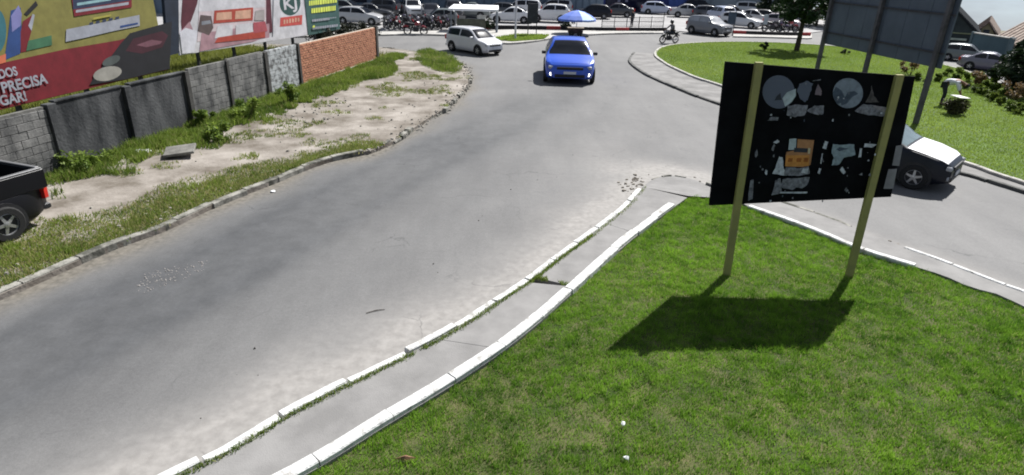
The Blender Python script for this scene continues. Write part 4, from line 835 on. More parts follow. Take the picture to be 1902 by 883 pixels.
# dark trees and palm behind the roundabout
for x, y, h, r, lb in ((31, 66, 6.0, 3.2, 'broad dark tree behind the roundabout tree at the lot edge'), (36.5, 63.5, 5.5, 2.8, 'dark tree behind the grey billboard by the far road'), (28.3, 71.5, 6.5, 2.6, 'dark tree in front of the pale shed wall')):
    tree('dark_tree', x, y, 0, h, .2, 1.1, r, LEAFD, lb, k=60, per=110, size=.22)
def palm(x, y, label):
    root = empty('palm', (x, y, 0), 0, label, 'palm'); MB().tube([(0, 0, -.1), (.05, 0, .8), (.05, .05, 1.5)], [.16, .12, .1], 9).build('trunk', BARK, root, True)
    PM = leafmat('palm_leaf', (.10, .12, .09), (.30, .32, .27), .35)
    for k in range(11):
        w = k * .571 + rnd.uniform(-.2, .2); L_ = rnd.uniform(1.1, 1.5); v = []
        pts = [(L_ * t * math.cos(w), L_ * t * math.sin(w), 1.5 + .75 * t - 1.25 * t * t * rnd.uniform(.9, 1.2)) for t in np.linspace(0, 1, 9)]
        for i in range(8):
            a, b = np.array(pts[i]), np.array(pts[i + 1]); s = np.array([-math.sin(w), math.cos(w), -.35])
            for sg in (1, -1):
                ss = s * np.array([sg, sg, 1]); ln = .38 * math.sin(math.pi * (i + 1.2) / 10); v.append([a, b, b + ss * ln + (b - a) * .4, a + ss * ln + (b - a) * .4])
        trimesh('frond', np.array(v), PM, nr.random(len(v)), root, 4)
p = P(1515, 50); palm(p[0], p[1], 'pale palm with drooping fronds beyond the roundabout tree')

# houses on the right
def at_r(px, py, r): d = ray(px, py); t = r / math.hypot(d[0], d[1]); return C0 + d * t
def house(name, label, pa, pb, r1, r2, depth, z_eave, ridge, wallm, roofm, z0=-1.6, ridge_along=True, over=.35):
    a, b = at_r(pa[0], pa[1], r1), at_r(pb[0], pb[1], r2); u = (b - a)[:2]; Ln = np.linalg.norm(u); ang = math.atan2(u[1], u[0])
    root = empty(name, (a[0], a[1], z0), ang, label, 'building'); e = z_eave - z0; rg = ridge - z0
    mb = MB().box((Ln / 2, depth / 2, e / 2), (Ln, depth, e))
    if ridge_along: mb.add([(0, 0, e), (0, depth, e), (0, depth / 2, rg)], [(0, 1, 2)]); mb.add([(Ln, 0, e), (Ln, depth, e), (Ln, depth / 2, rg)], [(0, 1, 2)])
    else: mb.add([(0, 0, e), (Ln, 0, e), (Ln / 2, 0, rg)], [(0, 1, 2)]); mb.add([(0, depth, e), (Ln, depth, e), (Ln / 2, depth, rg)], [(0, 1, 2)])
    mb.build('wall', wallm, root)
    t = .12
    if ridge_along: S = [[(-over, -over, e - .12), (Ln + over, -over, e - .12), (Ln + over, depth / 2, rg + .05), (-over, depth / 2, rg + .05)], [(-over, depth + over, e - .12), (Ln + over, depth + over, e - .12), (Ln + over, depth / 2, rg + .05), (-over, depth / 2, rg + .05)]]
    else: S = [[(-over, -over, e - .12), (-over, depth + over, e - .12), (Ln / 2, depth + over, rg + .05), (Ln / 2, -over, rg + .05)], [(Ln + over, -over, e - .12), (Ln + over, depth + over, e - .12), (Ln / 2, depth + over, rg + .05), (Ln / 2, -over, rg + .05)]]
    for s in S:
        m2 = MB(); vs = s + [(x, y, z + t) for x, y, z in s]; m2.add(vs, [(0, 1, 2, 3), (4, 5, 6, 7), (0, 1, 5, 4), (1, 2, 6, 5), (2, 3, 7, 6), (3, 0, 4, 7)]); rf = m2.build('roof', roofm, root)
        v0, v1, v2 = (Vector(s[i]) for i in (0, 1, 3)); n_ = 22; mm = MB()
        for k in range(n_): q = v0 + (v1 - v0) * (k + .5) / n_; q2 = q + (v2 - v0); mm.tube([tuple(q + Vector((0, 0, t + .01))), tuple(q2 + Vector((0, 0, t + .01)))], .05, 5)
        o = mm.build('tile_rolls', roofm, rf); o['kind'] = 'stuff'
    return root, Ln, e
TILE = mat('weathered_roof_tile', (.24, .165, .125), .9, .3, 2.5, col2=(.36, .30, .26)); DKW = mat('dark_grey_wall', (.045, .05, .06), .85, .3, 1); DRF = mat('dark_metal_roof', (.022, .026, .03), .9, .25, 1, spec=.1)
hr, Ln, e = house('shop_house', 'dark shop with curved roof, pale sign lines and red stripe on the right', (1706, 98), (1806, 100), 61, 61, 9, .95, 2.45, mat('shop_dark_green', (.035, .045, .045), .8, .3, 1), DRF, ridge_along=False, over=.2)
MB().box((Ln / 2, -.06, e + .05), (Ln, .1, .10), bev=.02).build('sign_line', mat('olive_sign', (.20, .22, .13), .7, .2, 3), hr)
MB().box((Ln * .62, -.08, e - .40), (Ln * .4, .12, .16), bev=.02).build('pale_sign', mat('pale_green_sign', (.42, .46, .38), .7, .15, 3), hr)
MB().box((Ln / 2, -.05, e - .85), (Ln, .1, .20), bev=.02).build('red_stripe', mat('red_stripe', (.22, .035, .045), .7, .2, 3), hr)
MB().box((Ln * .5, -.04, .75), (Ln * .8, .08, 1.2)).build('shopfront', mat('dark_doorway', (.012, .012, .018), .5, .3, 3), hr)
hr, Ln, e = house('gabled_house', 'cream gabled house with a small dark attic window', (1798, 100), (1840, 100), 66, 66, 9, .55, 1.55, mat('cream_wall', (.40, .35, .21), .85, .15, 1), TILE, ridge_along=False, over=.25)
MB().box((Ln * .5, -.03, e + .25), (.42, .08, .55), bev=.02).build('attic_window', mat('attic_dark', (.05, .06, .08), .3, .2, 3), hr)
hr, Ln, e = house('tiled_house', 'long house with weathered tile roof at the right edge', (1838, 100), (2010, 125), 63, 60, 8, .40, 1.85, DKW, TILE)
for k in range(3): MB().box((2 + k * 3, -.04, e - 1.0), (1.0, .08, .9), bev=.02).build('window', mat('attic_dark', (.05, .06, .08), .3, .2, 3), hr)
# blue-green yard wall in front of the houses
a, b = at_r(1790, 112, 56), at_r(1864, 122, 53); u = (b - a)[:2]; Ln = np.linalg.norm(u)
yr = empty('yard_wall', (a[0], a[1], -.6), math.atan2(u[1], u[0]), 'plain blue-green yard wall behind the cars parked on the right', 'wall')
MB().box((Ln / 2, .1, 1.0), (Ln, .2, 2.0)).build('wall_panel', mat('blue_green_paint', (.075, .12, .14), .8, .12, .8), yr); MB().box((Ln / 2, .1, 2.03), (Ln + .1, .28, .08), bev=.02).build('coping', CONC, yr)
for x in (.1, Ln - .1): MB().box((x, .08, 1.05), (.22, .26, 2.1), bev=.02).build('post', mat('post_blue_green', (.10, .14, .155), .8, .15, 1), yr)
p = P(1912, 178, .1); tree('dark_tree', p[0], p[1], -.1, 3.0, .14, .4, 1.6, LEAFD, 'dense dark tree at the right edge behind the garden bed', k=50, per=130, size=.14)
p = P(1880, 160, .1); bush('dark_bush', p[0], p[1], .1, .9, 1.1, leafmat('dark_red_bush_leaf', (.02, .012, .012), (.06, .03, .03), .2), 'dark reddish bush behind the garden bed near the purple car', k=16, per=90, size=.1)

# ------------------------------------------------------------------ vehicles
TYRE_ME = {}
def wheel(parent, x, y, r, side, w=.2):
    key = round(r, 3)
    if key not in TYRE_ME:
        t = MB().lathe([(r * .62, -w / 2), (r * .92, -w / 2), (r, -w / 2 + .03), (r, w / 2 - .03), (r * .92, w / 2), (r * .62, w / 2), (r * .62, -w / 2)], n=22, axis='y').mesh('tyre', RUBBER, True)
        m = MB().lathe([(r * .66, .0), (r * .66, .075), (r * .58, .085), (r * .56, .03), (.02, .02)], n=22, axis='y')
        for k in range(5):
            a = k * 1.2566; c, s = math.cos(a), math.sin(a); pr = np.array([-s, c])
            vs = []
            for rr, ww, yy in ((r * .10, .032, .085), (r * .60, .022, .075)):
                for sg in (-1, 1):
                    for dy in (0, -.05): vs.append((c * rr + pr[0] * sg * ww, yy + dy, s * rr + pr[1] * sg * ww))
            m.add(vs, [(0, 2, 6, 4), (1, 5, 7, 3), (0, 4, 5, 1), (2, 3, 7, 6), (4, 6, 7, 5)])
        m.lathe([(0, .095), (r * .14, .09), (r * .15, .03)], n=10, axis='y')
        TYRE_ME[key] = (t, m.mesh('rim', RIM, True))
    t, m = TYRE_ME[key]
    wh = link('wheel', t, parent); wh.location = (x, y, r); wh.rotation_euler = (0, rnd.uniform(0, 1), 0 if side > 0 else math.pi)
    link('rim', m, wh)

PROF = {  # fraction from the nose, height of the top line, height of the belt line (unit height)
    'hatch': [(0, .40, .38), (.015, .47, .45), (.06, .535, .52), (.15, .60, .585), (.25, .645, .63), (.30, .70, .635), (.36, .83, .64), (.42, .935, .645), (.48, .98, .65), (.58, 1.0, .655), (.70, .995, .665), (.82, .965, .675), (.89, .90, .68), (.94, .78, .68), (.975, .66, .64), (1.0, .58, .56)],
    'sedan': [(0, .40, .38), (.015, .47, .45), (.06, .55, .535), (.15, .61, .595), (.27, .65, .635), (.32, .71, .64), (.38, .84, .645), (.44, .945, .65), (.50, .99, .655), (.60, 1.0, .66), (.68, .97, .665), (.75, .88, .67), (.82, .75, .67), (.86, .70, .675), (.95, .685, .66), (.985, .64, .62), (1.0, .54, .52)],
    'van':   [(0, .42, .40), (.015, .49, .47), (.06, .55, .535), (.13, .60, .585), (.19, .635, .62), (.25, .72, .63), (.31, .83, .635), (.37, .93, .64), (.44, .985, .645), (.55, 1.0, .65), (.72, 1.0, .655), (.87, .975, .66), (.93, .93, .66), (.97, .78, .66), (.99, .64, .62), (1.0, .52, .50)],
    'suv':   [(0, .44, .42), (.012, .53, .51), (.05, .60, .585), (.14, .645, .63), (.24, .665, .65), (.29, .73, .655), (.34, .84, .66), (.39, .94, .665), (.45, .985, .67), (.58, 1.0, .675), (.75, .99, .685), (.88, .96, .695), (.94, .88, .70), (.975, .72, .69), (.992, .64, .62), (1.0, .55, .53)],
    'pickup': [(0, .44, .42), (.012, .53, .51), (.05, .58, .565), (.14, .625, .61), (.22, .655, .64), (.27, .73, .645), (.32, .86, .65), (.37, .96, .655), (.42, 1.0, .66), (.50, .995, .66), (.54, .96, .66), (.565, .70, .655), (.58, .50, .49), (.80, .50, .49), (.97, .50, .49), (.995, .49, .48), (1.0, .46, .45)]}
def car(name, label, kind, L, W, Ht, paint, loc, head, group=None, cat='car', lit=False, detail=True, hood=None, glass=None, zlift=0.0):
    """front towards local +x, wheels on local z=0"""
    root = empty(name, loc, head, label, cat, group); pr = PROF[kind]; glass = glass or GLASSD; zl = .17 * Ht / 1.5
    T = np.array([p[0] for p in pr]); ZT = np.array([p[1] for p in pr]) * Ht; ZB = np.array([p[2] for p in pr]) * Ht
    st = np.unique(np.concatenate([T, np.linspace(0, 1, 33)]))
    def sec(t):
        zt = np.interp(t, T, ZT); zb = np.interp(t, T, ZB); e = min(t, 1 - t) / .14
        k = 1 - .26 * max(0, 1 - e) ** 2.2; w = W / 2 * k; lo = zl + (.10 * max(0, 1 - e * 1.6))
        up = max(0, zt - zb); wb = w * .965; wt = min(wb * .95, wb - up * .40 * W / 1.7)
        zb = min(zb, zt - .03)
        mid = lo + (zb - lo) * .52
        return [(0, lo), (w * .86, lo), (w * .96, lo + .07), (w, lo + (mid - lo) * .6), (w * 1.0, mid), (w * .985, zb - .09), (wb, zb - .012), (wt + (wb - wt) * .03, zt - .05 if up > .12 else zt - .018), (wt * .93, zt - .018 if up > .12 else zt - .008), (wt * .5, zt), (0, zt + .004)]
    X = lambda t: L / 2 - t * L
    secs = [sec(t) for t in st]; nS = 11; vs = []
    for t, s in zip(st, secs):
        for y, z in s: vs.append((X(t), y, z))
        for y, z in s[1:-1][::-1]: vs.append((X(t), -y, z))
    N = 20; fs = []
    for i in range(len(st) - 1):
        for k in range(N): fs.append((i * N + k, i * N + (k + 1) % N, (i + 1) * N + (k + 1) % N, (i + 1) * N + k))
    fs += [tuple(range(N)), tuple(range((len(st) - 1) * N, len(st) * N))[::-1]]
    MB().add(vs, fs).build('body', paint, root, True)
    def patch(nm, t0, t1, f0, f1, m, side=0, lift=.008, top=False, yin=.0):
        tt = np.unique(np.concatenate([[t0, t1], T[(T > t0) & (T < t1)]])); v = []; f = []
        for t in tt:
            s = sec(t)
            if top:
                row = [(-s[7][0], s[7][1]), (-s[8][0], s[8][1]), (-s[9][0], s[9][1]), (0, s[10][1]), (s[9][0], s[9][1]), (s[8][0], s[8][1]), (s[7][0], s[7][1])]
                row = [(y * (1 - yin), z) for y, z in row]
            else:
                a, b = np.array(s[6]), np.array(s[7]); row = [tuple(a + (b - a) * (f0 + (f1 - f0) * g)) for g in (0, .5, 1)]; row = [(side * y, z) for y, z in row]
            v += [(X(t), y, z) for y, z in row]
        n = len(v) // len(tt)
        for i in range(len(tt) - 1):
            for k in range(n - 1): f.append((i * n + k, i * n + k + 1, (i + 1) * n + k + 1, (i + 1) * n + k))
        V = np.array(v); nn = np.zeros_like(V)
        for q in f:
            c = np.cross(V[q[1]] - V[q[0]], V[q[3]] - V[q[0]]); c /= (np.linalg.norm(c) + 1e-9)
            out = np.array([0, 0, 1.0]) if top else np.array([0, side, 0.25])
            if top and abs(c[2]) < .3: out = np.array([1.0 if t0 < .5 else -1.0, 0, .5])
            if c @ out < 0: c = -c
            for i in q: nn[i] += c
        nn /= (np.linalg.norm(nn, axis=1)[:, None] + 1e-9)
        return MB().add([tuple(p) for p in V + nn * lift], f).build(nm, m, root, True)
    if kind == 'pickup': w0, w1, ra, rb = .245, .36, .545, .56; sA, sB = .31, .52
    else:
        up = [(t, zt - zb) for t, zt, zb in zip(T, ZT, ZB)]
        w0 = {'hatch': .265, 'sedan': .285, 'van': .205, 'suv': .255}[kind]; w1 = {'hatch': .445, 'sedan': .465, 'van': .39, 'suv': .41}[kind]
        ra, rb = {'hatch': (.85, .955), 'sedan': (.67, .835), 'van': (.90, .975), 'suv': (.90, .968)}[kind]; sA, sB = {'hatch': (.33, .87), 'sedan': (.35, .76), 'van': (.28, .90), 'suv': (.32, .90)}[kind]
    patch('windscreen', w0, w1, 0, 0, glass, top=True, yin=.07); patch('rear_window', ra, rb, 0, 0, glass, top=True, yin=.09)
    mid = (sA + sB) / 2 + .02
    for s in (1, -1):
        if kind == 'pickup': patch('side_window', sA, sB, .10, .90, glass, s)
        else: patch('side_window', sA, mid - .012, .10, .88, glass, s); patch('side_window', mid + .012, sB, .10, .88, glass, s)
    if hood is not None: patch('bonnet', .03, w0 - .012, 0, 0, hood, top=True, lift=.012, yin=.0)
    elif detail and kind != 'pickup': patch('bonnet', .04, w0 - .014, 0, 0, paint, top=True, lift=.007, yin=.10)
    # wheels in dark arches
    r = .205 * Ht if kind != 'sedan' else .215 * Ht; r = min(r, .36)
    for t in (.175, .80 if kind != 'pickup' else .79):
        wy = sec(t)[4][0]
        for s in (1, -1):
            MB().lathe([(0.01, .0), (r * 1.22, .0), (r * 1.20, -.10)], (X(t), 0, 0), 24, 'y').mesh
            a = MB(); n = 18; rr = r * 1.2
            ring = [(X(t) + rr * math.cos(k * math.pi * 2 / n), max(zl * .8, r + rr * math.sin(k * math.pi * 2 / n))) for k in range(n)]
            a.add([(x, s * (wy + .006), z) for x, z in ring] + [(x, s * (wy - .16), z) for x, z in ring], [tuple(range(n)), tuple(range(n, 2 * n))[::-1]] + [(k, (k + 1) % n, n + (k + 1) % n, n + k) for k in range(n)]).build('wheel_arch', PLASTIC, root)
            wheel(root, X(t), s * (wy - .055), r, s)
    # lamps, grille, plates, mirrors, bumpers
    def onface(nm, t, yc, zc, d, m, rz=0.0, bev=.02): return MB().box((0, 0, 0), d, 0, bev=bev).build(nm, m, root)
    fz = np.interp(.015, T, ZT)
    for s in (1, -1):
        o = onface('headlight', 0, 0, 0, (.14, .34 * W / 1.7, .10 * Ht / 1.5), LAMPW); o.location = (L / 2 - .125, s * W * .33, fz * .885); o.rotation_euler = (0, .15, -s * .42)
        o = onface('tail_lamp', 0, 0, 0, (.10, .20 * W / 1.7, (.28 if kind != 'pickup' else .22) * Ht / 1.5), LAMPR); o.location = (-L / 2 + .075, s * W * .385, Ht * (.55 if kind != 'pickup' else .40)); o.rotation_euler = (0, -.08, s * .38)
        if detail:
            t = sA + .015; o = MB().box((0, 0, 0), (.10, .20, .14), 0, bev=.03).build('mirror', paint if not lit else PLASTIC, root); o.location = (X(t), s * (W / 2 + .07), np.interp(t, T, ZB) + .05)
            o = MB().lathe([(0.001, .02), (.062, .012), (.065, -.03)], n=14, axis='x').build('fog_lamp', LAMPON if lit else LAMPW, root); o.location = (L / 2 - .03, s * W * .36, zl + .14 * Ht); o.scale = (1, 1.1 * W / 1.7, Ht / 1.5 * 1.05)
    o = MB().box((0, 0, 0), (.05, W * .52, .10 * Ht / 1.5), 0, bev=.015).build('grille', PLASTIC, root); o.location = (L / 2 - .004, 0, fz * .84)
    o = MB().box((0, 0, 0), (.06, W * .60, .12 * Ht / 1.5), 0, bev=.02).build('air_intake', PLASTIC, root); o.location = (L / 2 - .012, 0, zl + .15 * Ht / 1.5)
    o = MB().box((0, 0, 0), (.02, .42 * W / 1.7, .115), 0).build('number_plate', PLATE, root); o.location = (L / 2 + .025, 0, fz * .62)
    o = MB().box((0, 0, 0), (.02, .42, .115), 0).build('number_plate', PLATE, root); o.location = (-L / 2 - .006, 0, Ht * .40)
    o = MB().box((0, 0, 0), (.14, W * .80, .13), 0, bev=.03).build('rear_bumper', PLASTIC if kind in ('suv', 'pickup') else paint, root); o.location = (-L / 2 + .04, 0, zl + .17)
    if kind == 'pickup':
        x0, x1 = X(.565), X(.995); zt = .705 * Ht; zb_ = .47 * Ht; wb = W / 2 * .965
        for s in (1, -1): MB().box(((x0 + x1) / 2, s * (wb - .045), (zt + zb_) / 2), (x0 - x1, .09, zt - zb_), bev=.02).build('bed_side', paint, root); MB().box(((x0 + x1) / 2, s * (wb - .045), zt + .012), (x0 - x1 - .04, .085, .025), bev=.008).build('bed_rail', mat('pale_bed_rail', (.12, .12, .125), .45, .1, 4), root)
        MB().box((x1 + .03, 0, (zt + zb_) / 2 - .01), (.07, W * .86, zt - zb_), bev=.02).build('tailgate', paint, root); MB().box((x1 + .03, 0, zt + .012), (.075, W * .84, .025), bev=.008).build('bed_rail', mat('pale_bed_rail', (.12, .12, .125), .45, .1, 4), root)
    return root
def paint(name, col, rough=.28, coat=.6): return mat('paint_' + name, col, rough, .04, 1.0, spec=.5, coat=coat)
BLUEP = paint('royal_blue', (.012, .075, .50)); SILV = paint('silver', (.40, .40, .41)); WHP = paint('white', (.66, .66, .67)); DGP = paint('dark_graphite', (.035, .037, .045)); BLKP_ = mat('paint_dull_black', (.006, .006, .008), .4, .1, 2, spec=.25); PURP = paint('purple_grey', (.17, .155, .20)); LSIL = paint('pale_silver', (.50, .51, .53)); GRNG = paint('grey_green', (.15, .17, .17)); BLW = paint('pale_blue', (.40, .44, .55)); NAVP = mat('paint_dark_navy', (.006, .008, .015), .35, .1, 2, spec=.3)

def head_of(pa, pb): a, b = P(*pa), P(*pb); return math.atan2(b[1] - a[1], b[0] - a[0])
# blue hatchback coming towards the camera
f0 = P(1057, 158); hd = math.radians(-92); Lc = 4.4
car('hatchback', 'royal blue hatchback driving towards the camera with lit fog lamps', 'hatch', Lc, 2.30, 1.84, BLUEP, (f0[0] - math.cos(hd) * Lc / 2, f0[1] - math.sin(hd) * Lc / 2, 0), hd, lit=True)
# silver minivan entering the junction
a, b = P(842, 95), P(884, 104); hd = math.atan2(b[1] - a[1], b[0] - a[0]) + .10; m_ = (a + b) / 2; nrm_ = np.array([-math.sin(hd), math.cos(hd)])
car('minivan', 'silver minivan with bright bonnet turning in from the side street', 'van', 3.8, 1.60, 1.46, paint('van_silver', (.60, .60, .62)), (m_[0] + nrm_[0] * .74, m_[1] + nrm_[1] * .74, 0), hd)
# dark car behind the notice board, its bonnet panel coloured near white
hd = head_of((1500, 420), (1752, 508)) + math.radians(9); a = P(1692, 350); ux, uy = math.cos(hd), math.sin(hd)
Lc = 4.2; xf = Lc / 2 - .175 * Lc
car('crossover_car', 'black car with pale bonnet panel passing behind the notice board', 'hatch', Lc, 1.76, 1.58, NAVP, (a[0] - ux * xf - uy * .78, a[1] - uy * xf + ux * .78, 0), hd, hood=paint('pale_bonnet', (.68, .68, .69), .4, .2), glass=mat('pale_sky_glass', (.10, .14, .15), .12, .2, 2, spec=.7))
# black pickup parked on the verge
hd = head_of((215, 452), (0, 545)); a = P(18, 447, .1); Lc = 4.5; xr = Lc / 2 - .79 * Lc; ux, uy = math.cos(hd), math.sin(hd); ny = .80
car('pickup_truck', 'black pickup truck with open bed parked on the sandy verge', 'pickup', Lc, 1.72, 1.62, BLKP_, (a[0] - ux * xr + uy * ny, a[1] - uy * xr - ux * ny, .10), hd, cat='pickup truck')
# SUV leaving the lot
a, b = P(1290, 62), P(1345, 68); hd = math.atan2(b[1] - a[1], b[0] - a[0]) - .12; m_ = P(1318, 66)
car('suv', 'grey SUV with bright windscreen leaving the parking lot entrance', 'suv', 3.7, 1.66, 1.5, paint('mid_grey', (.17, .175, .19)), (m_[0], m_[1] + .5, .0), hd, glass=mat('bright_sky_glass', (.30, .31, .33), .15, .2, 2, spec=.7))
G = 'cars parked in the lot'
parked = [((668, 47), 'hatch', SILV, -8, 'silver hatchback parked nearest behind the brick wall end', 3.9), ((640, 36), 'van', GRNG, -8, 'dark grey-green van parked behind the dark green billboard', 4.0),
    ((690, 38), 'sedan', DGP, 8, 'dark saloon parked behind the silver hatchback', 3.8), ((765, 34), 'suv', WHP, -70, 'white SUV parked behind the row of motorcycles', 3.8), ((800, 38), 'hatch', DGP, -75, 'dark hatchback parked between white SUV and white canopy', 3.6),
    ((815, 50), 'hatch', GRNG, 190, 'grey-green hatchback parked left of the white canopy', 3.2), ((950, 44), 'sedan', WHP, 175, 'white saloon parked behind the white light pole', 3.9), ((1022, 43), 'suv', WHP, 172, 'white SUV parked between dark kiosk and blue umbrella', 3.6),
    ((968, 31), 'van', WHP, 178, 'white van in the second row behind the light pole', 4.2), ((1028, 29), 'van', LSIL, 178, 'pale van in the second row behind the white SUV', 4.0), ((925, 33), 'hatch', DGP, 178, 'dark hatchback in the second row right of the canopy', 3.6),
    ((1222, 28), 'hatch', BLW, -6, 'pale blue hatchback parked before the blue shop', 3.9), ((1280, 34), 'sedan', SILV, -8, 'silver saloon parked in front of the pale shed', 4.2), ((1318, 37), 'hatch', DGP, -10, 'dark hatchback parked right behind the grey SUV', 3.8),
    ((1338, 44), 'suv', BLW, 100, 'pale blue-roofed SUV parked behind the dark kiosk sign', 3.7), ((1376, 53), 'hatch', LSIL, -38, 'pale silver hatchback parked right of the dark kiosk sign', 3.9), ((1402, 46), 'sedan', SILV, -35, 'silver saloon parked behind the pale silver hatchback', 4.0), ((1395, 32), 'van', WHP, -20, 'white van parked far back before the dark trees', 3.8),
    ((706, 33), 'suv', DGP, 170, 'dark SUV parked against the warehouse left of the motorcycles', 3.8), ((738, 31), 'hatch', NAVP, 10, 'black hatchback by the warehouse wall behind the motorcycles', 3.7), ((842, 36), 'suv', DGP, -80, 'dark SUV nosed out behind the left end of the canopy', 3.7), ((872, 34), 'sedan', GRNG, 175, 'grey-green saloon hidden behind the white canopy', 3.9), ((1100, 36), 'hatch', NAVP, 176, 'black hatchback behind the blue umbrella', 3.8), ((1142, 33), 'sedan', DGP, 178, 'dark saloon parked at the dark shop window', 4.0), ((1300, 28), 'suv', NAVP, -8, 'black SUV by the pale shed wall', 3.8), ((1360, 36), 'sedan', DGP, -14, 'dark saloon behind the dark kiosk sign', 4.0), ((1425, 47), 'hatch', NAVP, -30, 'black hatchback behind the motorcycles on the right', 3.8),
    ((1455, 56), 'hatch', paint('dusty_pink_silver', (.38, .33, .35)), -30, 'dusty pink-grey hatchback parked behind the motorcycles on the right', 3.5)]
for (px, py), k, m, dg, lb, Lc in parked:
    p = P(px, py); car('parked_car', lb, k, Lc, 1.62, 1.62 if k in ('van', 'suv') else 1.38, m, (p[0], p[1] + .3, .06), math.radians(dg), G, detail=False)
p = P(1800, 116); car('parked_car', 'grey-green car parked before the blue-green yard wall', 'hatch', 3.0, 1.4, 1.08, GRNG, (p[0], p[1] + .5, .0), math.radians(-38), 'cars parked on the right', detail=False)
p = P(1848, 134); car('parked_car', 'purple-grey saloon parked beside the garden bed road', 'sedan', 3.2, 1.42, 1.05, PURP, (p[0], p[1] + .5, .0), math.radians(-40), 'cars parked on the right', detail=False)

# motorcycles
def motorcycle(name, label, loc, rz, body, group=None):
    root = empty(name, loc, rz, label, 'motorcycle', group)
    for x in (.6, -.58):
        w = MB(); n = 18; R_, r_ = .25, .05
        vs = [((R_ + r_ * math.cos(b)) * math.cos(a) + x, r_ * math.sin(b) * .9, (R_ + r_ * math.cos(b)) * math.sin(a) + .30) for a in [k * 6.2832 / n for k in range(n)] for b in [j * 6.2832 / 6 for j in range(6)]]
        fs = [(i * 6 + j, i * 6 + (j + 1) % 6, ((i + 1) % n) * 6 + (j + 1) % 6, ((i + 1) % n) * 6 + j) for i in range(n) for j in range(6)]
        o = w.add(vs, fs).build('wheel', RUBBER, root, True); h = MB()
        for k in range(6): a = k * .5236 * 2; h.tube([(x, 0, .30), (x + .24 * math.cos(a), 0, .30 + .24 * math.sin(a))], .012, 4)
        h.tube([(x, -.05, .3), (x, .05, .3)], .05, 8).build('rim', RIM, o)
    MB().tube([(.60, .05, .30), (.42, .05, .72), (.36, .04, .92)], .022, 6).tube([(.60, -.05, .30), (.42, -.05, .72), (.36, -.04, .92)], .022, 6).build('fork', METAL, root)
    MB().tube([(.28, .36, .98), (.36, .18, 1.0), (.37, 0, .95), (.36, -.18, 1.0), (.28, -.36, .98)], .018, 6).build('handlebar', METAL, root)
    MB().tube([(.38, 0, .80), (.18, 0, .82), (-.05, 0, .72)], [.06, .15, .09], 9).build('fuel_tank', body, root, True)
    MB().tube([(.0, 0, .74), (-.25, 0, .74), (-.62, 0, .80), (-.80, 0, .84)], [.08, .11, .10, .05], 8).build('seat', PLASTIC, root, True)
    MB().tube([(-.50, 0, .60), (-.72, 0, .66), (-.92, 0, .56)], [.07, .08, .03], 7).build('rear_fender', body, root, True)
    MB().tube([(.36, 0, .62), (.60, 0, .62), (.80, 0, .52)], [.05, .08, .02], 7).build('front_fender', body, root, True)
    MB().box((.03, 0, .40), (.42, .26, .32), bev=.05).build('engine', METAL, root); MB().tube([(.15, .14, .3), (-.3, .16, .28), (-.75, .17, .38)], [.03, .04, .05], 7).build('exhaust', RIM, root, True)
    MB().lathe([(.001, .06), (.08, .05), (.09, 0), (.03, -.08)], (.46, 0, .86), 10, 'x').build('headlight', LAMPW, root, True)
    return root
MR = paint('moto_red', (.28, .02, .03)); MBk = paint('moto_black', (.015, .014, .02)); MP = paint('moto_violet', (.07, .05, .11))
GM = 'motorcycles parked in a row'
proto = None
for i in range(18):
    px = 716 + i * 6.6; p = P(px, 57.5 - (i % 3) * 2.5); m = (MBk, MP, MBk, MR)[i % 4]
    if i == 0: mo = proto = motorcycle('motorcycle', '', (0, 0, 0), 0, MBk, GM)
    else: mo = copy_tree(proto)
    for ch in mo.children:
        if ch.name.startswith(('fuel_tank', 'rear_fender', 'front_fender')):
            ch.data = ch.data.copy(); ch.data.materials[0] = m
    mo['label'] = 'dark motorcycle in the crowded parked row left of the white canopy'; mo['group'] = GM
    mo.location = (p[0], p[1] + .3, .1); mo.rotation_euler = (rnd.uniform(-.1, .1), 0, math.radians(-70 + rnd.uniform(-18, 18)))
def put_moto(px, py, deg, m, label, z=0.1, sc=1.0):
    mo = copy_tree(proto); p = P(px, py); mo.location = (p[0], p[1], z); mo.rotation_euler = (0, 0, math.radians(deg)); mo.scale = (sc, sc, sc); mo['label'] = label
    if 'group' in mo: del mo['group']
    for ch in mo.children:
        if ch.name.startswith(('fuel_tank', 'rear_fender', 'front_fender')): ch.data = ch.data.copy(); ch.data.materials[0] = m
    return mo
put_moto(772, 65.5, 8, MR, 'dark red motorcycle standing in the side street before the row', 0)
for i, (px, py, dg, lb) in enumerate(((1432, 62, -20, 'leftmost dark motorcycle parked behind the right kerb wall'), (1446, 62.5, -35, 'middle dark motorcycle parked behind the right kerb wall'), (1462, 62, -25, 'rightmost dark motorcycle parked behind the right kerb wall'))):
    put_moto(px, py, dg, (MBk, MP, MR)[i], lb)

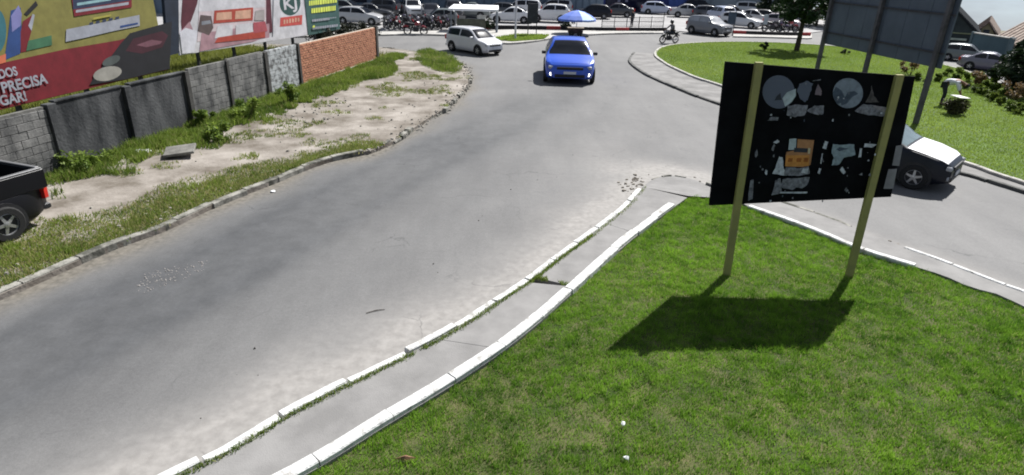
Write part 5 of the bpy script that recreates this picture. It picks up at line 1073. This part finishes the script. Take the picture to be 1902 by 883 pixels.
# ------------------------------------------------------------------ people
def skin(name, chain, edges, m, parent, rootv=0, sub=2):
    me = bpy.data.meshes.new(name); me.from_pydata([c[:3] for c in chain], edges, []); o = bpy.data.objects.new(name, me); COL.objects.link(o)
    md = o.modifiers.new('s', 'SKIN'); md.use_smooth_shade = True
    for i, c in enumerate(chain):
        sv = me.skin_vertices[0].data[i]; r = c[3]; sv.radius = (r, c[4]) if len(c) > 4 else (r, r); sv.use_root = (i == rootv)
    s = o.modifiers.new('d', 'SUBSURF'); s.levels = sub; s.render_levels = sub
    dg = bpy.context.evaluated_depsgraph_get(); ev = bpy.data.meshes.new_from_object(o.evaluated_get(dg)); ev.name = name
    bpy.data.objects.remove(o); bpy.data.meshes.remove(me); ev.materials.clear(); ev.materials.append(m)
    for p in ev.polygons: p.material_index = 0; p.use_smooth = True
    return link(name, ev, parent)
SKIN = mat('brown_skin', (.23, .12, .075), .55, .06, 6); HAIR = mat('black_hair', (.012, .010, .009), .6, .2, 20); DENIM = mat('dark_trousers', (.025, .028, .036), .85, .2, 10); SHIRT = mat('white_shirt', (.68, .68, .72), .85, .06, 6); JACK = mat('grey_jacket', (.10, .10, .115), .8, .15, 8); SHOE = mat('dark_shoe', (.02, .018, .016), .7, .2, 8); HELM = mat('dark_helmet', (.015, .015, .018), .2, .1, 5, spec=.6)
def person(loc, rz, label, J, shirt, trousers, helmet=False, sc=1.0):
    """J: joints in local metres (front +x)"""
    root = empty('person', loc, rz, label, 'person'); root.scale = (sc, sc, sc)
    pel, chest, neck, headc = J['pelvis'], J['chest'], J['neck'], J['head']
    lerp = lambda a, b, t: tuple(a[i] + (b[i] - a[i]) * t for i in range(3))
    ch = [(*pel, .115, .14), (*lerp(pel, chest, .5), .105, .135), (*chest, .115, .16), (*neck, .055, .055), (*lerp(neck, headc, .55), .058, .06), (*headc, .088, .078), (*lerp(neck, headc, 1.55), .07, .068)]
    ed = [(0, 1), (1, 2), (2, 3), (3, 4), (4, 5), (5, 6)]
    for s, (sh, el, wr) in enumerate((J['armL'], J['armR'])):
        k = len(ch); ch += [(*sh, .052), (*el, .040), (*wr, .028), (*lerp(el, wr, 1.28), .032), (*lerp(el, wr, 1.5), .018)]; ed += [(2, k), (k, k + 1), (k + 1, k + 2), (k + 2, k + 3), (k + 3, k + 4)]
    for s, (hp, kn, an, toe) in enumerate((J['legL'], J['legR'])):
        k = len(ch); ch += [(*hp, .085), (*kn, .058), (*an, .040), (*toe, .032)]; ed += [(0, k), (k, k + 1), (k + 1, k + 2), (k + 2, k + 3)]
    body = skin('body', ch, ed, SKIN, root)
    # shirt and trousers as clothing over the body
    c2 = [(*lerp(pel, chest, -.05), .135, .16), (*lerp(pel, chest, .5), .125, .158), (*chest, .135, .182), (*lerp(chest, neck, .75), .075, .09)]; e2 = [(0, 1), (1, 2), (2, 3)]
    for (sh, el, wr) in (J['armL'], J['armR']): k = len(c2); c2 += [(*sh, .070), (*lerp(sh, el, .95), .056), (*lerp(el, wr, .85 if helmet else .1), .048)]; e2 += [(2, k), (k, k + 1), (k + 1, k + 2)]
    skin('shirt', c2, e2, shirt, root)
    c3 = [(*pel, .130, .155)]; e3 = []
    for (hp, kn, an, toe) in (J['legL'], J['legR']): k = len(c3); c3 += [(*hp, .100), (*kn, .075), (*lerp(kn, an, .9), .062)]; e3 += [(0, k), (k, k + 1), (k + 1, k + 2)]
    skin('trousers', c3, e3, trousers, root)
    for (hp, kn, an, toe) in (J['legL'], J['legR']): skin('shoe', [(*lerp(an, toe, -.3), .04), (*lerp(an, toe, .4), .045, .04), (*lerp(an, toe, 1.2), .032)], [(0, 1), (1, 2)], SHOE, root)
    hv = Vector(headc) - Vector(neck); up = hv.normalized(); hc = Vector(headc) + up * .02
    q = up.to_track_quat('Z', 'Y'); h = MB()
    if helmet: h.lathe([(.10, -.12), (.135, -.06), (.145, .02), (.12, .10), (.06, .145), (.001, .155)], n=14); nm, m = 'helmet', HELM
    else: h.lathe([(.092, .0), (.098, .04), (.085, .09), (.045, .125), (.001, .132)], n=14); nm, m = 'hair', HAIR
    o = h.build(nm, m, root, True); o.location = hc; o.rotation_euler = q.to_euler()
    fw = J['face']; fv = Vector(fw).normalized(); nose = hc + fv * .095 - up * .03
    MB().tube([tuple(nose + up * .02 - fv * .02), tuple(nose + fv * .012)], [.008, .014], 6).build('nose', SKIN, root)
    sd = fv.cross(up).normalized()
    for s in (1, -1):
        e = hc + fv * .082 + sd * .032 * s; MB().lathe([(.001, .012), (.010, .006), (.012, -.004)], tuple(e), 8).build('eye', HAIR, root)
        e = hc + sd * .085 * s - up * .02; MB().lathe([(.001, .025), (.018, .015), (.02, -.015), (.001, -.03)], tuple(e), 7).build('ear', SKIN, root)
    return root
# gardener bending over: back horizontal, white shirt, legs straight
p = P(1748, 196, .12)
person((p[0], p[1], .12), math.radians(-40), 'person in white shirt and dark trousers bending over beside the hedge stump', dict(pelvis=(-.10, 0, .92), chest=(.30, 0, 1.05), neck=(.50, 0, 1.00), head=(.62, 0, .92), face=(.5, 0, -.9),
    armL=((.33, .19, 1.0), (.45, .22, .72), (.55, .16, .48)), armR=((.33, -.19, 1.0), (.47, -.22, .72), (.58, -.14, .50)),
    legL=((-.08, .10, .86), (.0, .13, .48), (-.05, .14, .08), (.12, .15, .03)), legR=((-.08, -.10, .86), (.03, -.13, .48), (-.02, -.14, .08), (.15, -.15, .03))), SHIRT, DENIM)
# motorcyclist on the road
mo = put_moto(1242, 81, 200, MBk, 'black motorcycle being ridden past the roundabout tip', 0, .92)
p = mo.location
person((p[0], p[1], 0), math.radians(200), 'helmeted rider in grey jacket sitting on the moving motorcycle', dict(pelvis=(-.28, 0, .90), chest=(-.16, 0, 1.28), neck=(-.12, 0, 1.47), head=(-.08, 0, 1.60), face=(1, 0, 0),
    armL=((-.14, .19, 1.38), (.06, .30, 1.16), (.24, .33, 1.02)), armR=((-.14, -.19, 1.38), (.06, -.30, 1.16), (.24, -.33, 1.02)),
    legL=((-.24, .11, .88), (.16, .18, .74), (.0, .17, .38), (.14, .18, .33)), legR=((-.24, -.11, .88), (.16, -.18, .74), (.0, -.17, .38), (.14, -.18, .33))), JACK, DENIM, True, .92)
# someone in dark clothes behind the railing
p = P(1173, 52)
person((p[0], p[1], .06), 2.2, 'person in dark clothes standing behind the dark railing', dict(pelvis=(0, 0, .92), chest=(0, 0, 1.28), neck=(0, 0, 1.46), head=(.02, 0, 1.60), face=(1, 0, 0),
    armL=((0, .19, 1.38), (-.02, .24, 1.10), (.04, .24, .86)), armR=((0, -.19, 1.38), (-.02, -.24, 1.10), (.04, -.24, .86)),
    legL=((0, .10, .86), (.02, .11, .48), (-.02, .12, .08), (.14, .13, .03)), legR=((0, -.10, .86), (.02, -.11, .48), (-.02, -.12, .08), (.14, -.13, .03))), DENIM, DENIM, sc=.85)

# ------------------------------------------------------------------ street furniture on the far side
p = P(880, 60); cz = 1.72
cn = empty('market_canopy', (p[0], p[1], .06), math.radians(2), 'white flat canopy stall on grey posts in the lot', 'canopy')
mb = MB().add([(-1.9, -.9, cz - .18), (1.9, -.9, cz - .18), (1.9, 1.2, cz + .02), (-1.6, 1.2, cz + .02), (-1.9, -.9, cz - .02), (1.9, -.9, cz - .02), (1.9, 1.2, cz + .16), (-1.6, 1.2, cz + .16)], [(3, 2, 1, 0), (4, 5, 6, 7), (0, 1, 5, 4), (1, 2, 6, 5), (2, 3, 7, 6), (3, 0, 4, 7)]); mb.build('awning', mat('white_canvas', (.72, .72, .75), .8, .06, 2), cn)
for x, y in ((-1.7, -.8), (1.78, -.8), (-1.5, 1.1), (1.8, 1.1)): MB().tube([(x, y, -.05), (x, y, cz - .1)], .05 if x < 0 else .09, 8).build('post', mat('grey_post', (.20, .22, .25), .6, .2, 3), cn)
MB().box((-.2, .1, .45), (2.2, .7, .9), bev=.03).build('counter', mat('olive_counter', (.13, .135, .10), .8, .3, 3), cn)
MB().box((-.9, .05, 1.02), (.5, .4, .24), bev=.02).build('crate', mat('grey_crate', (.3, .3, .3), .7, .2, 3), cn); MB().box((.6, .1, 1.05), (.7, .4, .28), bev=.02).build('crate', mat('white_crate', (.55, .56, .55), .7, .2, 3), cn)
p = P(957, 73, .12); lp = empty('light_pole', (p[0], p[1], .11), 0, 'slim white light pole on the small grass patch', 'pole')
MB().tube([(0, 0, -.1), (0, 0, 5.5)], [.075, .05], 9).build('pole', mat('white_pole_paint', (.52, .52, .55), .5, .1, 3), lp); MB().tube([(0, 0, 5.4), (.4, -.3, 5.65), (1.0, -.7, 5.7)], [.035, .03, .03], 7).build('arm', mat('white_pole_paint', (.52, .52, .55)), lp); MB().box((1.15, -.8, 5.7), (.5, .22, .12), -.6, bev=.03).build('lamp_head', METAL, lp)
def kiosk(px, py, h, w, lb, m, posts=2, zleg=.5):
    p = P(px, py, .1); r = empty('sign_board', (p[0], p[1], .1), 0, lb, 'sign')
    MB().box((0, 0, (h + zleg) / 2), (w, .12, h - zleg), bev=.02).build('panel', m, r)
    for s in (-1, 1): MB().tube([(s * w * .4, 0, -.1), (s * w * .4, 0, h + .05)], .035, 7).build('leg', METAL, r)
    return r
kiosk(988, 66, 2.25, .78, 'dark upright sign panel on legs left of the blue umbrella', mat('dark_sign_panel', (.03, .034, .042), .6, .35, 6), zleg=.85)
kiosk(1355, 64, 1.75, .62, 'dark blue sign panel on legs right of the grey SUV', mat('navy_sign_panel', (.05, .075, .11), .6, .3, 4), zleg=.8)
kiosk(1418, 62, 1.5, .34, 'narrow grey sign post beside the parked motorcycles', mat('grey_sign_panel', (.28, .32, .36), .6, .2, 4), zleg=.7)
p = P(1070, 63, .1); um = empty('market_umbrella', (p[0], p[1], .1), .2, 'large blue market umbrella over a dark cart at the kerb', 'umbrella')
MB().tube([(0, 0, -.05), (0, 0, 1.72)], .03, 8).build('pole', RIM, um)
UB = mat('blue_canvas', (.10, .17, .52), .7, .1, 2); UL = mat('light_blue_canvas', (.30, .42, .72), .7, .1, 2)
for k in range(8):
    a0, a1 = k * math.pi / 4, (k + 1) * math.pi / 4; R_ = 1.5; am = (a0 + a1) / 2
    rows = [(0.02, 1.75), (.55, 1.62), (1.1, 1.38), (R_, 1.12), (R_ * 1.005, .98)]; v = []
    for r_, z in rows: v += [(r_ * math.cos(a0), r_ * math.sin(a0), z), (r_ * .97 * math.cos(am), r_ * .97 * math.sin(am), z - .02), (r_ * math.cos(a1), r_ * math.sin(a1), z)]
    f = [(i * 3 + j, i * 3 + j + 1, i * 3 + j + 4, i * 3 + j + 3) for i in range(4) for j in range(2)]
    MB().add(v, f).build('canopy_panel', UL if k % 3 == 0 else UB, um)
    MB().tube([(0, 0, 1.45), (R_ * .7 * math.cos(a0), R_ * .7 * math.sin(a0), 1.28)], .012, 4).build('rib', RIM, um)
p = P(1068, 67, .1); ct = empty('vendor_cart', (p[0], p[1], .1), 0, 'dark vendor cart with tan tray under the blue umbrella', 'cart')
MB().box((0, 0, .38), (1.1, .6, .36), bev=.04).build('box', mat('dark_cart', (.04, .025, .03), .7, .3, 4), ct); MB().box((0, -.02, .60), (1.25, .72, .06), bev=.02).build('tray', mat('tan_tray', (.40, .33, .26), .8, .2, 4), ct)
for s in (-1, 1): MB().lathe([(.02, -.03), (.2, -.03), (.21, 0), (.2, .03), (.02, .03)], (s * .3, -.34, .2), 14, 'y').build('wheel', RUBBER, ct)
MB().tube([(-.55, 0, .5), (-.95, 0, .75)], .025, 6).build('handle', METAL, ct)
# dark railing in front of the shop
a, b = P(1118, 57, .1), P(1232, 57, .1); u = (b - a)[:2]; Ln = np.linalg.norm(u)
rl = empty('railing', (a[0], a[1] + .3, .06), math.atan2(u[1], u[0]), 'dark metal railing with thin bars in front of the blue shop', 'railing')
for z in (.35, .72, 1.05): MB().tube([(0, 0, z), (Ln, 0, z)], .022, 6).build('rail', METAL, rl)
for k in range(6): MB().tube([(k * Ln / 5, 0, -.05), (k * Ln / 5, 0, 1.15 if k < 5 else 1.5)], .035, 6).build('post', METAL, rl)
bar = MB().tube([(0, 0, .35), (0, 0, 1.05)], .011, 5).mesh('bar', METAL)
for k in range(1, 44):
    if k % 9: o = link('bar', bar, rl); o.location = (k * Ln / 44, 0, 0)
# bushes along the lot edge and dark shrub at the umbrella
p = P(1052, 58); bush('dark_shrub', p[0], p[1], .1, .45, .9, LEAFD, 'dark shrub at the kerb wall left of the blue umbrella', k=10, per=70, size=.08)
p = P(905, 58); bush('dark_shrub', p[0], p[1], .1, .5, .9, LEAFD, 'dark shrub under the right end of the white canopy', k=10, per=70, size=.08)

# low planting between the billboards and the far street
for px, py, lb in ((640, 76, 'dark hedge clump just left of the brick wall end'), (668, 72, 'dark hedge clump behind the brick wall'), (600, 84, 'dark hedge clump behind the green billboard')):
    p = P(px, py, .1); bush('dark_hedge', p[0], p[1], .1, .9, .95, leafmat('brown_hedge', (.012, .016, .010), (.035, .038, .022), .2), lb, k=16, per=80, size=.09)
